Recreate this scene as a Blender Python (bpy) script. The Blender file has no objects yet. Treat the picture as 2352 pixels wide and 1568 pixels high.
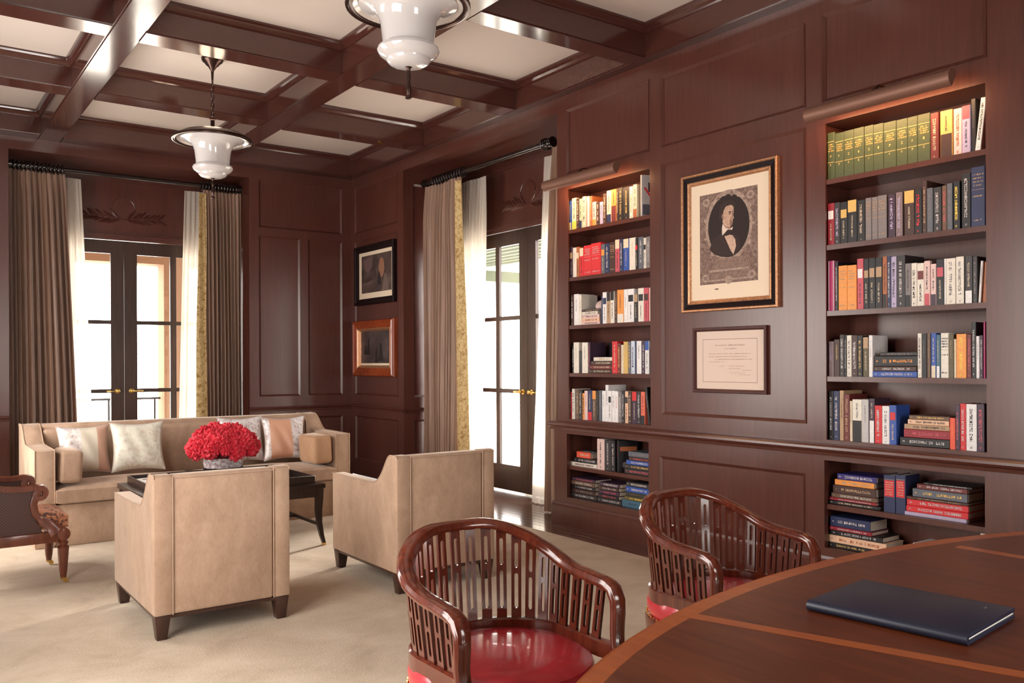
import bpy, bmesh, math, random
from mathutils import Vector, Matrix

random.seed(7)
PI = math.pi
scene = bpy.context.scene
COL = scene.collection

# light levels
SKY = 9.5
EXPO = 0.5
SUN_E = 11.0
PL_W = 4.5
PEND_W = 2.0
OPAL_E = 0.05
FILL_WINDOWS_LEFT = (3.2, 7.3)
FILL_WINDOWS_REAR = (2.4,)
YREAR = -1.90

# ---------------------------------------------------------------- camera
cam_data = bpy.data.cameras.new('camera')
cam = bpy.data.objects.new('camera', cam_data)
COL.objects.link(cam)
cam_data.sensor_width = 36.0
cam_data.lens = 36.0 * 1974.8 / 2352.0
cam_data.shift_x = 17.5 / 2352.0
cam_data.shift_y = 45.4 / 2352.0
cam_data.clip_start = 0.05
_yaw, _roll = math.radians(35.7076), math.radians(-0.242)
_right = Vector((math.cos(_yaw), -math.sin(_yaw), 0))
_fwd = Vector((math.sin(_yaw), math.cos(_yaw), 0))
_up = Vector((0, 0, 1))
_r = _right * math.cos(_roll) + _up * math.sin(_roll)
_u = _up * math.cos(_roll) - _right * math.sin(_roll)
cam.matrix_world = Matrix(((_r.x, _u.x, -_fwd.x, 0), (_r.y, _u.y, -_fwd.y, 0), (_r.z, _u.z, -_fwd.z, 1.45), (0, 0, 0, 1)))
scene.camera = cam

# ---------------------------------------------------------------- world, daylight, exposure
world = bpy.data.worlds.new('sky')
scene.world = world
world.use_nodes = True
wn = world.node_tree
bgn = wn.nodes['Background']
bgn.inputs['Color'].default_value = (1.0, 0.945, 0.88, 1)
bgn.inputs['Strength'].default_value = SKY
scene.view_settings.view_transform = 'Standard'
scene.view_settings.look = 'None'
scene.view_settings.exposure = EXPO
scene.view_settings.gamma = 1.0
scene.view_settings.use_curve_mapping = False
scene.cycles.use_denoising = True
scene.cycles.max_bounces = 10
scene.cycles.diffuse_bounces = 6
scene.cycles.glossy_bounces = 5
scene.cycles.transmission_bounces = 8
scene.cycles.transparent_max_bounces = 16
scene.cycles.sample_clamp_indirect = 12.0
scene.cycles.caustics_reflective = False
scene.cycles.caustics_refractive = False


def portal(name, loc, rot, sx, sy):
    l = bpy.data.lights.new(name, 'AREA')
    l.shape = 'RECTANGLE'
    l.size, l.size_y = sx, sy
    l.cycles.is_portal = True
    o = bpy.data.objects.new(name, l)
    COL.objects.link(o)
    o.location = loc
    o.rotation_euler = rot
    return o


# openings that let the sky in: back door, side door, the added windows beside and behind the camera
portal('back_door_daylight', (2.305, 11.12, 1.5), (-PI / 2, 0, 0), 2.3, 2.7)
portal('side_door_daylight', (5.80, 7.43, 1.5), (PI / 2, 0, PI / 2), 2.3, 2.7)
for yy in FILL_WINDOWS_LEFT:
    portal('window_daylight', (-0.52, yy, 1.6), (PI / 2, 0, -PI / 2), 2.2, 2.7)

for xx in FILL_WINDOWS_REAR:
    portal('window_daylight', (xx, YREAR - 0.17, 1.6), (PI / 2, 0, 0), 1.7, 2.7)
sun_d = bpy.data.lights.new('low_sun', 'SUN')
sun_d.energy = SUN_E
sun_d.angle = math.radians(14)
sun_d.color = (1.0, 0.93, 0.84)
sun = bpy.data.objects.new('low_sun', sun_d)
COL.objects.link(sun)
sun.location = (12, 12, 6)
sun.rotation_euler = Vector((-0.86, -0.40, -0.31)).to_track_quat('-Z', 'Y').to_euler()

# ---------------------------------------------------------------- helpers


class G:
    """collects verts and faces of one mesh"""

    def __init__(s):
        s.v, s.f = [], []

    def add(s, vs, fs):
        b = len(s.v)
        s.v += [tuple(q) for q in vs]
        s.f += [tuple(b + i for i in q) for q in fs]
        return s

    def box(s, x0, x1, y0, y1, z0, z1):
        x0, x1 = min(x0, x1), max(x0, x1)
        y0, y1 = min(y0, y1), max(y0, y1)
        z0, z1 = min(z0, z1), max(z0, z1)
        return s.add([(x0, y0, z0), (x1, y0, z0), (x1, y1, z0), (x0, y1, z0), (x0, y0, z1), (x1, y0, z1), (x1, y1, z1), (x0, y1, z1)],
                     [(0, 3, 2, 1), (4, 5, 6, 7), (0, 1, 5, 4), (1, 2, 6, 5), (2, 3, 7, 6), (3, 0, 4, 7)])

    def frustum(s, cx, cy, z0, z1, a0, b0, a1, b1, dx=0, dy=0):
        """square post: half sizes a0,b0 at z0 and a1,b1 at z1, top shifted by dx,dy"""
        v = [(cx - a0, cy - b0, z0), (cx + a0, cy - b0, z0), (cx + a0, cy + b0, z0), (cx - a0, cy + b0, z0)]
        cx += dx
        cy += dy
        v += [(cx - a1, cy - b1, z1), (cx + a1, cy - b1, z1), (cx + a1, cy + b1, z1), (cx - a1, cy + b1, z1)]
        return s.add(v, [(0, 3, 2, 1), (4, 5, 6, 7), (0, 1, 5, 4), (1, 2, 6, 5), (2, 3, 7, 6), (3, 0, 4, 7)])

    def lathe(s, prof, n=32, c=(0, 0, 0), cap=True):
        """prof: list of (r, z) bottom to top around z"""
        m = len(prof)
        v, f = [], []
        for r, z in prof:
            for i in range(n):
                a = 2 * PI * i / n
                v.append((c[0] + r * math.cos(a), c[1] + r * math.sin(a), c[2] + z))
        for j in range(m - 1):
            for i in range(n):
                k = (i + 1) % n
                f.append((j * n + i, j * n + k, (j + 1) * n + k, (j + 1) * n + i))
        if cap:
            f.append(tuple(reversed(range(n))))
            f.append(tuple((m - 1) * n + i for i in range(n)))
        return s.add(v, f)

    def prism(s, poly, t0, t1, mp):
        """poly: 2d outline; mp(a,b,t) -> xyz"""
        n = len(poly)
        v = [mp(a, b, t0) for a, b in poly] + [mp(a, b, t1) for a, b in poly]
        f = [tuple(range(n)), tuple(reversed(range(n, 2 * n)))]
        for i in range(n):
            k = (i + 1) % n
            f.append((i, n + i, n + k, k))
        return s.add(v, f)

    def tube(s, pts, prof, closed=False, upv=(0, 0, 1), cap=True, scale=None):
        """sweep a 2d profile [(a,b)] along pts: a along side, b along up"""
        P = [Vector(p) for p in pts]
        n, m = len(P), len(prof)
        v, f = [], []
        for i, p in enumerate(P):
            if closed:
                t = P[(i + 1) % n] - P[i - 1]
            else:
                t = P[min(i + 1, n - 1)] - P[max(i - 1, 0)]
            t.normalize()
            up = Vector(upv[i]) if isinstance(upv[0], (tuple, list, Vector)) else Vector(upv)
            side = t.cross(up)
            if side.length < 1e-5:
                side = Vector((1, 0, 0))
            side.normalize()
            up2 = side.cross(t).normalized()
            k = scale[i] if scale else 1.0
            for a, b in prof:
                q = p + side * a * k + up2 * b * k
                v.append(tuple(q))
        rng = n if closed else n - 1
        for i in range(rng):
            i2 = (i + 1) % n
            for j in range(m):
                j2 = (j + 1) % m
                f.append((i * m + j, i * m + j2, i2 * m + j2, i2 * m + j))
        if not closed and cap:
            f.append(tuple(reversed(range(m))))
            f.append(tuple((n - 1) * m + j for j in range(m)))
        return s.add(v, f)

    def sheet(s, fn, nu, nv):
        """closed thin sheet: fn(u,v,side) side 0/1"""
        w = nu + 1
        b = []
        for sd in (0, 1):
            b += [fn(i / nu, j / nv, sd) for j in range(nv + 1) for i in range(nu + 1)]
        o = w * (nv + 1)
        f = []
        for j in range(nv):
            for i in range(nu):
                a = j * w + i
                f.append((a, a + 1, a + 1 + w, a + w))
                f.append((o + a, o + a + w, o + a + 1 + w, o + a + 1))
        for i in range(nu):
            f.append((i, o + i, o + i + 1, i + 1))
            a = nv * w + i
            f.append((a, a + 1, o + a + 1, o + a))
        for j in range(nv):
            a = j * w
            f.append((a, a + w, o + a + w, o + a))
            a = j * w + nu
            f.append((a, o + a, o + a + w, a + w))
        return s.add(b, f)

    def build(s, name, mat, parent=None, bevel=0.0, seg=2, smooth=None, weld=False):
        me = bpy.data.meshes.new(name)
        me.from_pydata(s.v, [], s.f)
        bm = bmesh.new()
        bm.from_mesh(me)
        if weld:
            bmesh.ops.remove_doubles(bm, verts=bm.verts, dist=1e-5)
        bmesh.ops.recalc_face_normals(bm, faces=bm.faces)
        if bevel:
            ed = [e for e in bm.edges if len(e.link_faces) == 2 and e.calc_face_angle(0) > 0.5]
            bmesh.ops.bevel(bm, geom=ed, offset=bevel, segments=seg, profile=0.5, affect='EDGES', clamp_overlap=True)
        bm.to_mesh(me)
        bm.free()
        if smooth is None:
            smooth = bevel > 0
        if smooth:
            me.polygons.foreach_set('use_smooth', [True] * len(me.polygons))
            me.set_sharp_from_angle(angle=math.radians(38))
        me.materials.append(mat)
        o = bpy.data.objects.new(name, me)
        COL.objects.link(o)
        if parent:
            o.parent = parent
        return o


def empty(name, loc=(0, 0, 0), rz=0.0, parent=None):
    o = bpy.data.objects.new(name, None)
    o.empty_display_size = 0.1
    COL.objects.link(o)
    o.location = loc
    o.rotation_euler = (0, 0, rz)
    if parent:
        o.parent = parent
    return o


def tag(o, label=None, cat=None, group=None, kind=None):
    if label:
        o['label'] = label
    if cat:
        o['category'] = cat
    if group:
        o['group'] = group
    if kind:
        o['kind'] = kind
    return o


def struct(o, label=None):
    o['kind'] = 'structure'
    if label:
        o['label'] = label
    return o


def copy_tree(o, parent=None):
    c = o.copy()
    COL.objects.link(c)
    if parent:
        c.parent = parent
    for ch in [q for q in bpy.data.objects if q.parent == o]:
        copy_tree(ch, c)
    return c


def inst(o, parent, loc, rot=(0, 0, 0), scale=(1, 1, 1)):
    c = o.copy()
    COL.objects.link(c)
    c.parent = parent
    c.location, c.rotation_euler, c.scale = loc, rot, scale
    return c


def circ(r, n=10, ry=None):
    ry = ry or r
    return [(r * math.cos(2 * PI * i / n), ry * math.sin(2 * PI * i / n)) for i in range(n)]


# ---------------------------------------------------------------- materials
M = {}


def new_mat(name):
    m = bpy.data.materials.new(name)
    m.use_nodes = True
    M[name] = m
    nt = m.node_tree
    return m, nt, nt.nodes['Principled BSDF']


def ramp(nt, fac, cols):
    r = nt.nodes.new('ShaderNodeValToRGB')
    e = r.color_ramp.elements
    while len(e) < len(cols):
        e.new(0.5)
    for k, (p, c) in zip(e, cols):
        k.position = p
        k.color = (*c, 1)
    nt.links.new(fac, r.inputs['Fac'])
    return r.outputs['Color']


def noise(nt, scale, sv=(1, 1, 1), detail=4, rough=0.55, dist=0.0, coord='Object', loc=(0, 0, 0)):
    tc = nt.nodes.new('ShaderNodeTexCoord')
    mp = nt.nodes.new('ShaderNodeMapping')
    mp.inputs['Scale'].default_value = sv
    mp.inputs['Location'].default_value = loc
    nt.links.new(tc.outputs[coord], mp.inputs['Vector'])
    n = nt.nodes.new('ShaderNodeTexNoise')
    n.inputs['Scale'].default_value = scale
    n.inputs['Detail'].default_value = detail
    n.inputs['Roughness'].default_value = rough
    n.inputs['Distortion'].default_value = dist
    nt.links.new(mp.outputs['Vector'], n.inputs['Vector'])
    return n.outputs['Fac']


def bump(nt, b, fac, strength=0.1, dist=0.002):
    n = nt.nodes.new('ShaderNodeBump')
    n.inputs['Strength'].default_value = strength
    n.inputs['Distance'].default_value = dist
    nt.links.new(fac, n.inputs['Height'])
    nt.links.new(n.outputs['Normal'], b.inputs['Normal'])


def wood(name, c1, c2, sv=(1, 1, 0.06), scale=40, rough=0.3, coat=0.0, spec=0.5):
    m, nt, b = new_mat(name)
    f = noise(nt, scale, sv, 6, 0.6, 0.4)
    f2 = noise(nt, 2.2, (1, 1, 0.35), 2)
    mx = nt.nodes.new('ShaderNodeMath')
    mx.operation = 'MULTIPLY_ADD'
    mx.inputs[1].default_value = 0.65
    nt.links.new(f, mx.inputs[0])
    sc = nt.nodes.new('ShaderNodeMath')
    sc.operation = 'MULTIPLY'
    sc.inputs[1].default_value = 0.35
    nt.links.new(f2, sc.inputs[0])
    nt.links.new(sc.outputs[0], mx.inputs[2])
    nt.links.new(ramp(nt, mx.outputs[0], [(0.36, c1), (0.64, c2)]), b.inputs['Base Color'])
    b.inputs['Roughness'].default_value = rough
    b.inputs['Specular IOR Level'].default_value = spec
    b.inputs['Coat Weight'].default_value = coat
    b.inputs['Coat Roughness'].default_value = 0.08
    return m


def plain(name, c, rough=0.5, metal=0.0, spec=0.5, coat=0.0, sheen=0.0, var=0.0, vs=30):
    m, nt, b = new_mat(name)
    if var:
        f = noise(nt, vs, detail=3)
        nt.links.new(ramp(nt, f, [(0.3, tuple(q * (1 - var) for q in c)), (0.7, tuple(min(1, q * (1 + var)) for q in c))]), b.inputs['Base Color'])
    else:
        b.inputs['Base Color'].default_value = (*c, 1)
    b.inputs['Roughness'].default_value = rough
    b.inputs['Metallic'].default_value = metal
    b.inputs['Specular IOR Level'].default_value = spec
    b.inputs['Coat Weight'].default_value = coat
    b.inputs['Sheen Weight'].default_value = sheen
    return m


WV = wood('panelling_mahogany', (0.073, 0.0215, 0.0150), (0.107, 0.0335, 0.0235), rough=0.28, spec=0.65)
WB = wood('beam_mahogany', (0.066, 0.0200, 0.0148), (0.076, 0.0235, 0.0172), sv=(0.5, 0.5, 1), rough=0.13, spec=0.95)
WC = wood('chair_mahogany', (0.070, 0.011, 0.006), (0.16, 0.030, 0.012), rough=0.2, coat=0.6, scale=30)
WR = wood('regency_mahogany', (0.095, 0.021, 0.010), (0.18, 0.045, 0.020), rough=0.25, coat=0.4, scale=30)
WD = wood('espresso_wood', (0.012, 0.006, 0.005), (0.026, 0.012, 0.009), rough=0.3)
WL = wood('leg_walnut', (0.028, 0.011, 0.008), (0.06, 0.024, 0.015), rough=0.3)
DOORW = wood('door_stain', (0.030, 0.014, 0.010), (0.055, 0.027, 0.018), rough=0.35)
TT = wood('table_veneer', (0.080, 0.0155, 0.005), (0.16, 0.038, 0.012), sv=(1, 0.08, 1), scale=26, rough=0.36, coat=0.0, spec=0.35)
TI = wood('table_inlay', (0.30, 0.065, 0.016), (0.42, 0.11, 0.026), sv=(1, 0.2, 1), scale=30, rough=0.34, coat=0.0, spec=0.4)
FLOORW = wood('floorboards_oak', (0.05, 0.019, 0.011), (0.13, 0.055, 0.03), sv=(1, 0.05, 1), scale=40, rough=0.16, coat=0.3)
CEILP = plain('ceiling_plaster', (0.70, 0.60, 0.53), rough=0.7)
BRONZE = plain('bronze_metal', (0.075, 0.042, 0.034), rough=0.28, metal=0.85)
BRONZE2 = plain('bronze_hood', (0.22, 0.105, 0.072), rough=0.5, metal=0.4)
BRASS = plain('brass', (0.75, 0.50, 0.16), rough=0.25, metal=1.0)
RODM = plain('dark_rod', (0.018, 0.010, 0.009), rough=0.22, coat=0.5)
BLACKL = plain('ebonised_wood', (0.012, 0.005, 0.005), rough=0.5, spec=0.12)
GILT = plain('gilt', (0.50, 0.25, 0.13), rough=0.42, metal=0.6, var=0.3, vs=60)
MATB = plain('mat_board', (0.80, 0.64, 0.48), rough=0.8)
PAPER = plain('page_paper', (0.66, 0.56, 0.46), rough=0.9, var=0.12, vs=200)
WHITEP = plain('white_card', (0.82, 0.78, 0.75), rough=0.7)
REDL = plain('red_leather', (0.50, 0.022, 0.035), rough=0.27, coat=0.25, var=0.12, vs=14)
NAVYL = plain('navy_leather', (0.016, 0.020, 0.042), rough=0.42, var=0.1, vs=80)
STONEW = plain('limestone_paving', (0.80, 0.78, 0.72), rough=0.8)
STUCCO = plain('peach_stucco', (0.20, 0.105, 0.055), rough=0.9)
PERG = plain('green_pergola_paint', (0.040, 0.050, 0.022), rough=0.7)
IRON = plain('railing_iron', (0.03, 0.028, 0.03), rough=0.5)


def velvet(name, c1, c2):
    m, nt, b = new_mat(name)
    f = noise(nt, 7, (1, 1, 0.6), 6, 0.72, 0.3)
    g = noise(nt, 130, (1, 1, 0.35), 3)
    mx = nt.nodes.new('ShaderNodeMixRGB')
    mx.inputs['Fac'].default_value = 0.25
    nt.links.new(ramp(nt, f, [(0.32, c1), (0.5, tuple((p + q) / 2 for p, q in zip(c1, c2))), (0.68, c2)]), mx.inputs['Color1'])
    nt.links.new(ramp(nt, g, [(0.3, c1), (0.7, c2)]), mx.inputs['Color2'])
    nt.links.new(mx.outputs['Color'], b.inputs['Base Color'])
    b.inputs['Roughness'].default_value = 0.85
    b.inputs['Specular IOR Level'].default_value = 0.15
    b.inputs['Sheen Weight'].default_value = 0.45
    b.inputs['Sheen Roughness'].default_value = 0.35
    b.inputs['Sheen Tint'].default_value = (1.0, 0.86, 0.74, 1)
    bump(nt, b, g, 0.12, 0.002)
    return m


VEL = velvet('beige_velvet', (0.32, 0.205, 0.138), (0.48, 0.33, 0.238))
VEL2 = velvet('tan_velvet', (0.38, 0.21, 0.12), (0.50, 0.31, 0.19))

m, nt, b = new_mat('wool_carpet')
CARPET = m
f = noise(nt, 2.2, (1, 1, 1), 6, 0.7, 0.5)
g = noise(nt, 90, detail=3)
mx = nt.nodes.new('ShaderNodeMixRGB')
mx.blend_type = 'MULTIPLY'
mx.inputs['Fac'].default_value = 0.5
nt.links.new(ramp(nt, f, [(0.3, (0.46, 0.37, 0.28)), (0.5, (0.56, 0.46, 0.36)), (0.7, (0.64, 0.54, 0.435))]), mx.inputs['Color1'])
nt.links.new(ramp(nt, g, [(0.25, (0.72, 0.70, 0.67)), (0.75, (1, 1, 1))]), mx.inputs['Color2'])
nt.links.new(mx.outputs['Color'], b.inputs['Base Color'])
b.inputs['Roughness'].default_value = 0.95
b.inputs['Specular IOR Level'].default_value = 0.1
bump(nt, b, g, 0.35, 0.006)

m, nt, b = new_mat('brown_silk')
SILK = m
f = noise(nt, 60, (1, 1, 0.03), 4)
nt.links.new(ramp(nt, f, [(0.3, (0.215, 0.125, 0.083)), (0.7, (0.37, 0.225, 0.160))]), b.inputs['Base Color'])
b.inputs['Roughness'].default_value = 0.42
b.inputs['Sheen Weight'].default_value = 0.3

m, nt, b = new_mat('gold_floral_print')
FLORAL = m
tc = nt.nodes.new('ShaderNodeTexCoord')
vo = nt.nodes.new('ShaderNodeTexVoronoi')
vo.inputs['Scale'].default_value = 13
nt.links.new(tc.outputs['Object'], vo.inputs['Vector'])
f = noise(nt, 26, detail=4, dist=1.5)
c1 = ramp(nt, vo.outputs['Distance'], [(0.22, (0.34, 0.16, 0.03)), (0.36, (0.60, 0.42, 0.17))])
c2 = ramp(nt, f, [(0.44, (0.26, 0.13, 0.04)), (0.53, (0.66, 0.50, 0.26))])
mx = nt.nodes.new('ShaderNodeMixRGB')
mx.inputs['Fac'].default_value = 0.5
nt.links.new(c1, mx.inputs['Color1'])
nt.links.new(c2, mx.inputs['Color2'])
nt.links.new(mx.outputs['Color'], b.inputs['Base Color'])
b.inputs['Roughness'].default_value = 0.7
b.inputs['Transmission Weight'].default_value = 0.0

m, nt, b = new_mat('sheer_voile')
SHEER = m
out = nt.nodes['Material Output']
tr = nt.nodes.new('ShaderNodeBsdfTranslucent')
tr.inputs['Color'].default_value = (0.92, 0.88, 0.82, 1)
df = nt.nodes.new('ShaderNodeBsdfDiffuse')
df.inputs['Color'].default_value = (0.85, 0.78, 0.72, 1)
tp = nt.nodes.new('ShaderNodeBsdfTransparent')
a1 = nt.nodes.new('ShaderNodeMixShader')
a1.inputs[0].default_value = 0.42
a2 = nt.nodes.new('ShaderNodeMixShader')
a2.inputs[0].default_value = 0.22
nt.links.new(tr.outputs[0], a1.inputs[1])
nt.links.new(df.outputs[0], a1.inputs[2])
nt.links.new(a1.outputs[0], a2.inputs[1])
nt.links.new(tp.outputs[0], a2.inputs[2])
nt.links.new(a2.outputs[0], out.inputs['Surface'])

m, nt, b = new_mat('window_glass')
GLASS = m
out = nt.nodes['Material Output']
tp = nt.nodes.new('ShaderNodeBsdfTransparent')
gl = nt.nodes.new('ShaderNodeBsdfGlossy')
gl.inputs['Roughness'].default_value = 0.02
a1 = nt.nodes.new('ShaderNodeMixShader')
a1.inputs[0].default_value = 0.05
nt.links.new(tp.outputs[0], a1.inputs[1])
nt.links.new(gl.outputs[0], a1.inputs[2])
nt.links.new(a1.outputs[0], out.inputs['Surface'])

m, nt, b = new_mat('opal_glass')
OPAL = m
b.inputs['Base Color'].default_value = (0.54, 0.50, 0.49, 1)
b.inputs['Roughness'].default_value = 0.08
b.inputs['Subsurface Weight'].default_value = 0.4
b.inputs['Subsurface Radius'].default_value = (0.06, 0.05, 0.045)
b.inputs['Emission Color'].default_value = (1.0, 0.90, 0.80, 1)
b.inputs['Emission Strength'].default_value = OPAL_E
b.inputs['Coat Weight'].default_value = 0.6

m, nt, b = new_mat('dish_enamel')
ENAMEL = m
b.inputs['Base Color'].default_value = (0.72, 0.64, 0.58, 1)
b.inputs['Roughness'].default_value = 0.15
b.inputs['Coat Weight'].default_value = 0.7

m, nt, b = new_mat('vase_glass')
VASEG = m
b.inputs['Base Color'].default_value = (0.78, 0.72, 0.72, 1)
b.inputs['Roughness'].default_value = 0.12
b.inputs['Transmission Weight'].default_value = 0.35
f = noise(nt, 45, detail=4)
nt.links.new(ramp(nt, f, [(0.4, (0.45, 0.30, 0.32)), (0.6, (0.88, 0.84, 0.84))]), b.inputs['Base Color'])

m, nt, b = new_mat('red_petals')
PETAL = m
f = noise(nt, 30, detail=4)
nt.links.new(ramp(nt, f, [(0.3, (0.36, 0.004, 0.016)), (0.55, (0.64, 0.012, 0.035)), (0.75, (0.78, 0.05, 0.08))]), b.inputs['Base Color'])
b.inputs['Roughness'].default_value = 0.6
b.inputs['Sheen Weight'].default_value = 0.1

m, nt, b = new_mat('cane_weave')
CANE = m
tc = nt.nodes.new('ShaderNodeTexCoord')
ch = nt.nodes.new('ShaderNodeTexChecker')
ch.inputs['Scale'].default_value = 110
ch.inputs['Color1'].default_value = (0.11, 0.04, 0.028, 1)
ch.inputs['Color2'].default_value = (0.03, 0.012, 0.01, 1)
nt.links.new(tc.outputs['Object'], ch.inputs['Vector'])
nt.links.new(ch.outputs['Color'], b.inputs['Base Color'])
b.inputs['Roughness'].default_value = 0.45

m, nt, b = new_mat('tiger_silk')
TIGER = m
f = noise(nt, 9, (3.2, 0.8, 3.2), 4, 0.6, 1.2)
nt.links.new(ramp(nt, f, [(0.42, (0.05, 0.02, 0.016)), (0.5, (0.38, 0.13, 0.06)), (0.62, (0.50, 0.22, 0.12))]), b.inputs['Base Color'])
b.inputs['Roughness'].default_value = 0.5


def silk_pillow(name, bands, floral_cols):
    """bands: list of (pos, colour or None) across local x in -1..1 ; None = floral"""
    m, nt, b = new_mat(name)
    tc = nt.nodes.new('ShaderNodeTexCoord')
    sp = nt.nodes.new('ShaderNodeSeparateXYZ')
    nt.links.new(tc.outputs['Object'], sp.inputs['Vector'])
    f = noise(nt, 13, detail=4, dist=1.6)
    flo = ramp(nt, f, [(0.34, floral_cols[0]), (0.47, floral_cols[1]), (0.6, floral_cols[2])])
    cur = flo
    for (x0, x1, c) in bands:
        g1 = nt.nodes.new('ShaderNodeMath')
        g1.operation = 'GREATER_THAN'
        g1.inputs[1].default_value = x0
        nt.links.new(sp.outputs['X'], g1.inputs[0])
        g2 = nt.nodes.new('ShaderNodeMath')
        g2.operation = 'LESS_THAN'
        g2.inputs[1].default_value = x1
        nt.links.new(sp.outputs['X'], g2.inputs[0])
        g3 = nt.nodes.new('ShaderNodeMath')
        g3.operation = 'MULTIPLY'
        nt.links.new(g1.outputs[0], g3.inputs[0])
        nt.links.new(g2.outputs[0], g3.inputs[1])
        mx = nt.nodes.new('ShaderNodeMixRGB')
        mx.inputs['Color2'].default_value = (*c, 1)
        nt.links.new(g3.outputs[0], mx.inputs['Fac'])
        nt.links.new(cur, mx.inputs['Color1'])
        cur = mx.outputs['Color']
    nt.links.new(cur, b.inputs['Base Color'])
    b.inputs['Roughness'].default_value = 0.33
    b.inputs['Sheen Weight'].default_value = 0.2
    return m

# ================================================================ the room
XW, YB, XL, YR = 4.93, 10.275, -0.35, -1.90
ZS, ZC = 3.82, 4.07          # beam soffit, ceiling panels
DBY, DRX = 11.02, 5.70       # door planes


def cell_wall(us, vs, holes, t0, t1, mp):
    """wall face split in cells, cells inside a hole left open"""
    g = G()
    us = sorted(set(us + [h[0] for h in holes] + [h[1] for h in holes]))
    vs = sorted(set(vs + [h[2] for h in holes] + [h[3] for h in holes]))
    for v0, v1 in zip(vs, vs[1:]):
        run = None
        for u0, u1 in zip(us, us[1:]):
            uc, vc = (u0 + u1) / 2, (v0 + v1) / 2
            hole = any(h[0] < uc < h[1] and h[2] < vc < h[3] for h in holes)
            if hole:
                if run:
                    g.prism([(run[0], v0), (run[1], v0), (run[1], v1), (run[0], v1)], t0, t1, mp)
                run = None
            else:
                run = (run[0], u1) if run else (u0, u1)
        if run:
            g.prism([(run[0], v0), (run[1], v0), (run[1], v1), (run[0], v1)], t0, t1, mp)
    return g


def mp_right(u, v, t):
    return (XW + t, u, v)


def mp_back(u, v, t):
    return (u, YB + t, v)


def panels(parent, rects, mp, depth=0.014):
    """recessed panels with a bead moulding round each"""
    for (a, b_, c, d) in rects:
        G().prism([(a, c), (b_, c), (b_, d), (a, d)], depth, depth + 0.02, mp).build('panel', WV, parent)
        g = G()
        w, e = 0.022, 0.006
        ring = [((a, c), (b_, c), (b_ - w, c + w), (a + w, c + w)), ((b_, c), (b_, d), (b_ - w, d - w), (b_ - w, c + w)),
                ((b_, d), (a, d), (a + w, d - w), (b_ - w, d - w)), ((a, d), (a, c), (a + w, c + w), (a + w, d - w))]
        for q in ring:
            # outer edge stands a little proud of the stile, inner edge falls to the panel
            v = [mp(*q[0], -e), mp(*q[1], -e), mp(*q[2], depth - 0.003), mp(*q[3], depth - 0.003)]
            v += [mp(*q[0], depth + 0.015), mp(*q[1], depth + 0.015), mp(*q[2], depth + 0.015), mp(*q[3], depth + 0.015)]
            g.add(v, [(0, 1, 2, 3), (4, 7, 6, 5), (0, 4, 5, 1), (2, 6, 7, 3), (1, 5, 6, 2), (3, 7, 4, 0)])
        g.build('panel_molding', WV, parent)


def rail_profile(mp, u0, u1, pts, name, mat, parent):
    """horizontal moulding: pts (t, z) profile swept along u"""
    g = G()
    n = len(pts)
    v = [mp(u0, z, t) for t, z in pts] + [mp(u1, z, t) for t, z in pts]
    f = [tuple(range(n)), tuple(reversed(range(n, 2 * n)))]
    for i in range(n):
        k = (i + 1) % n
        f.append((i, n + i, n + k, k))
    return g.add(v, f).build(name, mat, parent)


RAIL = [(0.01, 0.835), (-0.022, 0.838), (-0.030, 0.86), (-0.050, 0.868), (-0.060, 0.882), (-0.058, 0.897), (-0.045, 0.908), (0.01, 0.911)]
DADO = [(0.005, 0.845), (-0.012, 0.848), (-0.015, 0.87), (-0.03, 0.876), (-0.036, 0.888), (-0.03, 0.9), (0.005, 0.903)]

# ---- right wall, bookcase stretch
B1 = (4.87, 5.88)     # openings of the bookcase beside the glass door
B2 = (2.30, 3.297)    # openings of the bookcase beside the desk
UP = (0.935, 2.975)
LO = (0.242, 0.805)
wall_r = struct(cell_wall([YR, 6.03], [0, ZS], [
    (*B1, *UP), (*B2, *UP), (*B1, *LO), (*B2, *LO),
    (3.443, 4.745, 1.03, 2.985), (3.443, 4.745, 3.115, 3.672), (3.443, 4.745, 0.2, 0.705),
    (4.872, 5.895, 3.115, 3.685), (2.292, 3.317, 3.115, 3.685),
    (0.2, 2.1, 3.115, 3.685), (0.2, 2.1, 1.03, 2.985), (-1.7, 0.05, 1.03, 2.985)], 0, 0.014, mp_right).build('wall_right', WV), 'dark mahogany panelled wall with two built-in bookcases')
panels(wall_r, [(3.443, 4.745, 1.03, 2.985), (3.443, 4.745, 3.115, 3.672), (4.872, 5.895, 3.115, 3.685), (2.292, 3.317, 3.115, 3.685),
                (0.2, 2.1, 3.115, 3.685), (0.2, 2.1, 1.03, 2.985), (-1.7, 0.05, 1.03, 2.985)], mp_right)
G().box(XW + 0.33, XW + 0.36, YR, 6.03, 0, ZC).build('wall_core', WV, wall_r)
gfill = G()
for (a, b_) in ((YR, B2[0] - 0.02), (B2[1] + 0.02, B1[0] - 0.02), (B1[1] + 0.035, 6.03)):
    gfill.box(XW + 0.034, XW + 0.33, a, b_, 0, ZS)
for B in (B1, B2):
    gfill.box(XW + 0.034, XW + 0.33, B[0] - 0.02, B[1] + 0.035, UP[1] + 0.02, ZS)
gfill.build('wall_filling', WV, wall_r)
# cabinet stage below the rail stands 2.5 cm proud


def mp_low(u, v, t):
    return (XW - 0.025 + t, u, v)


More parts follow.
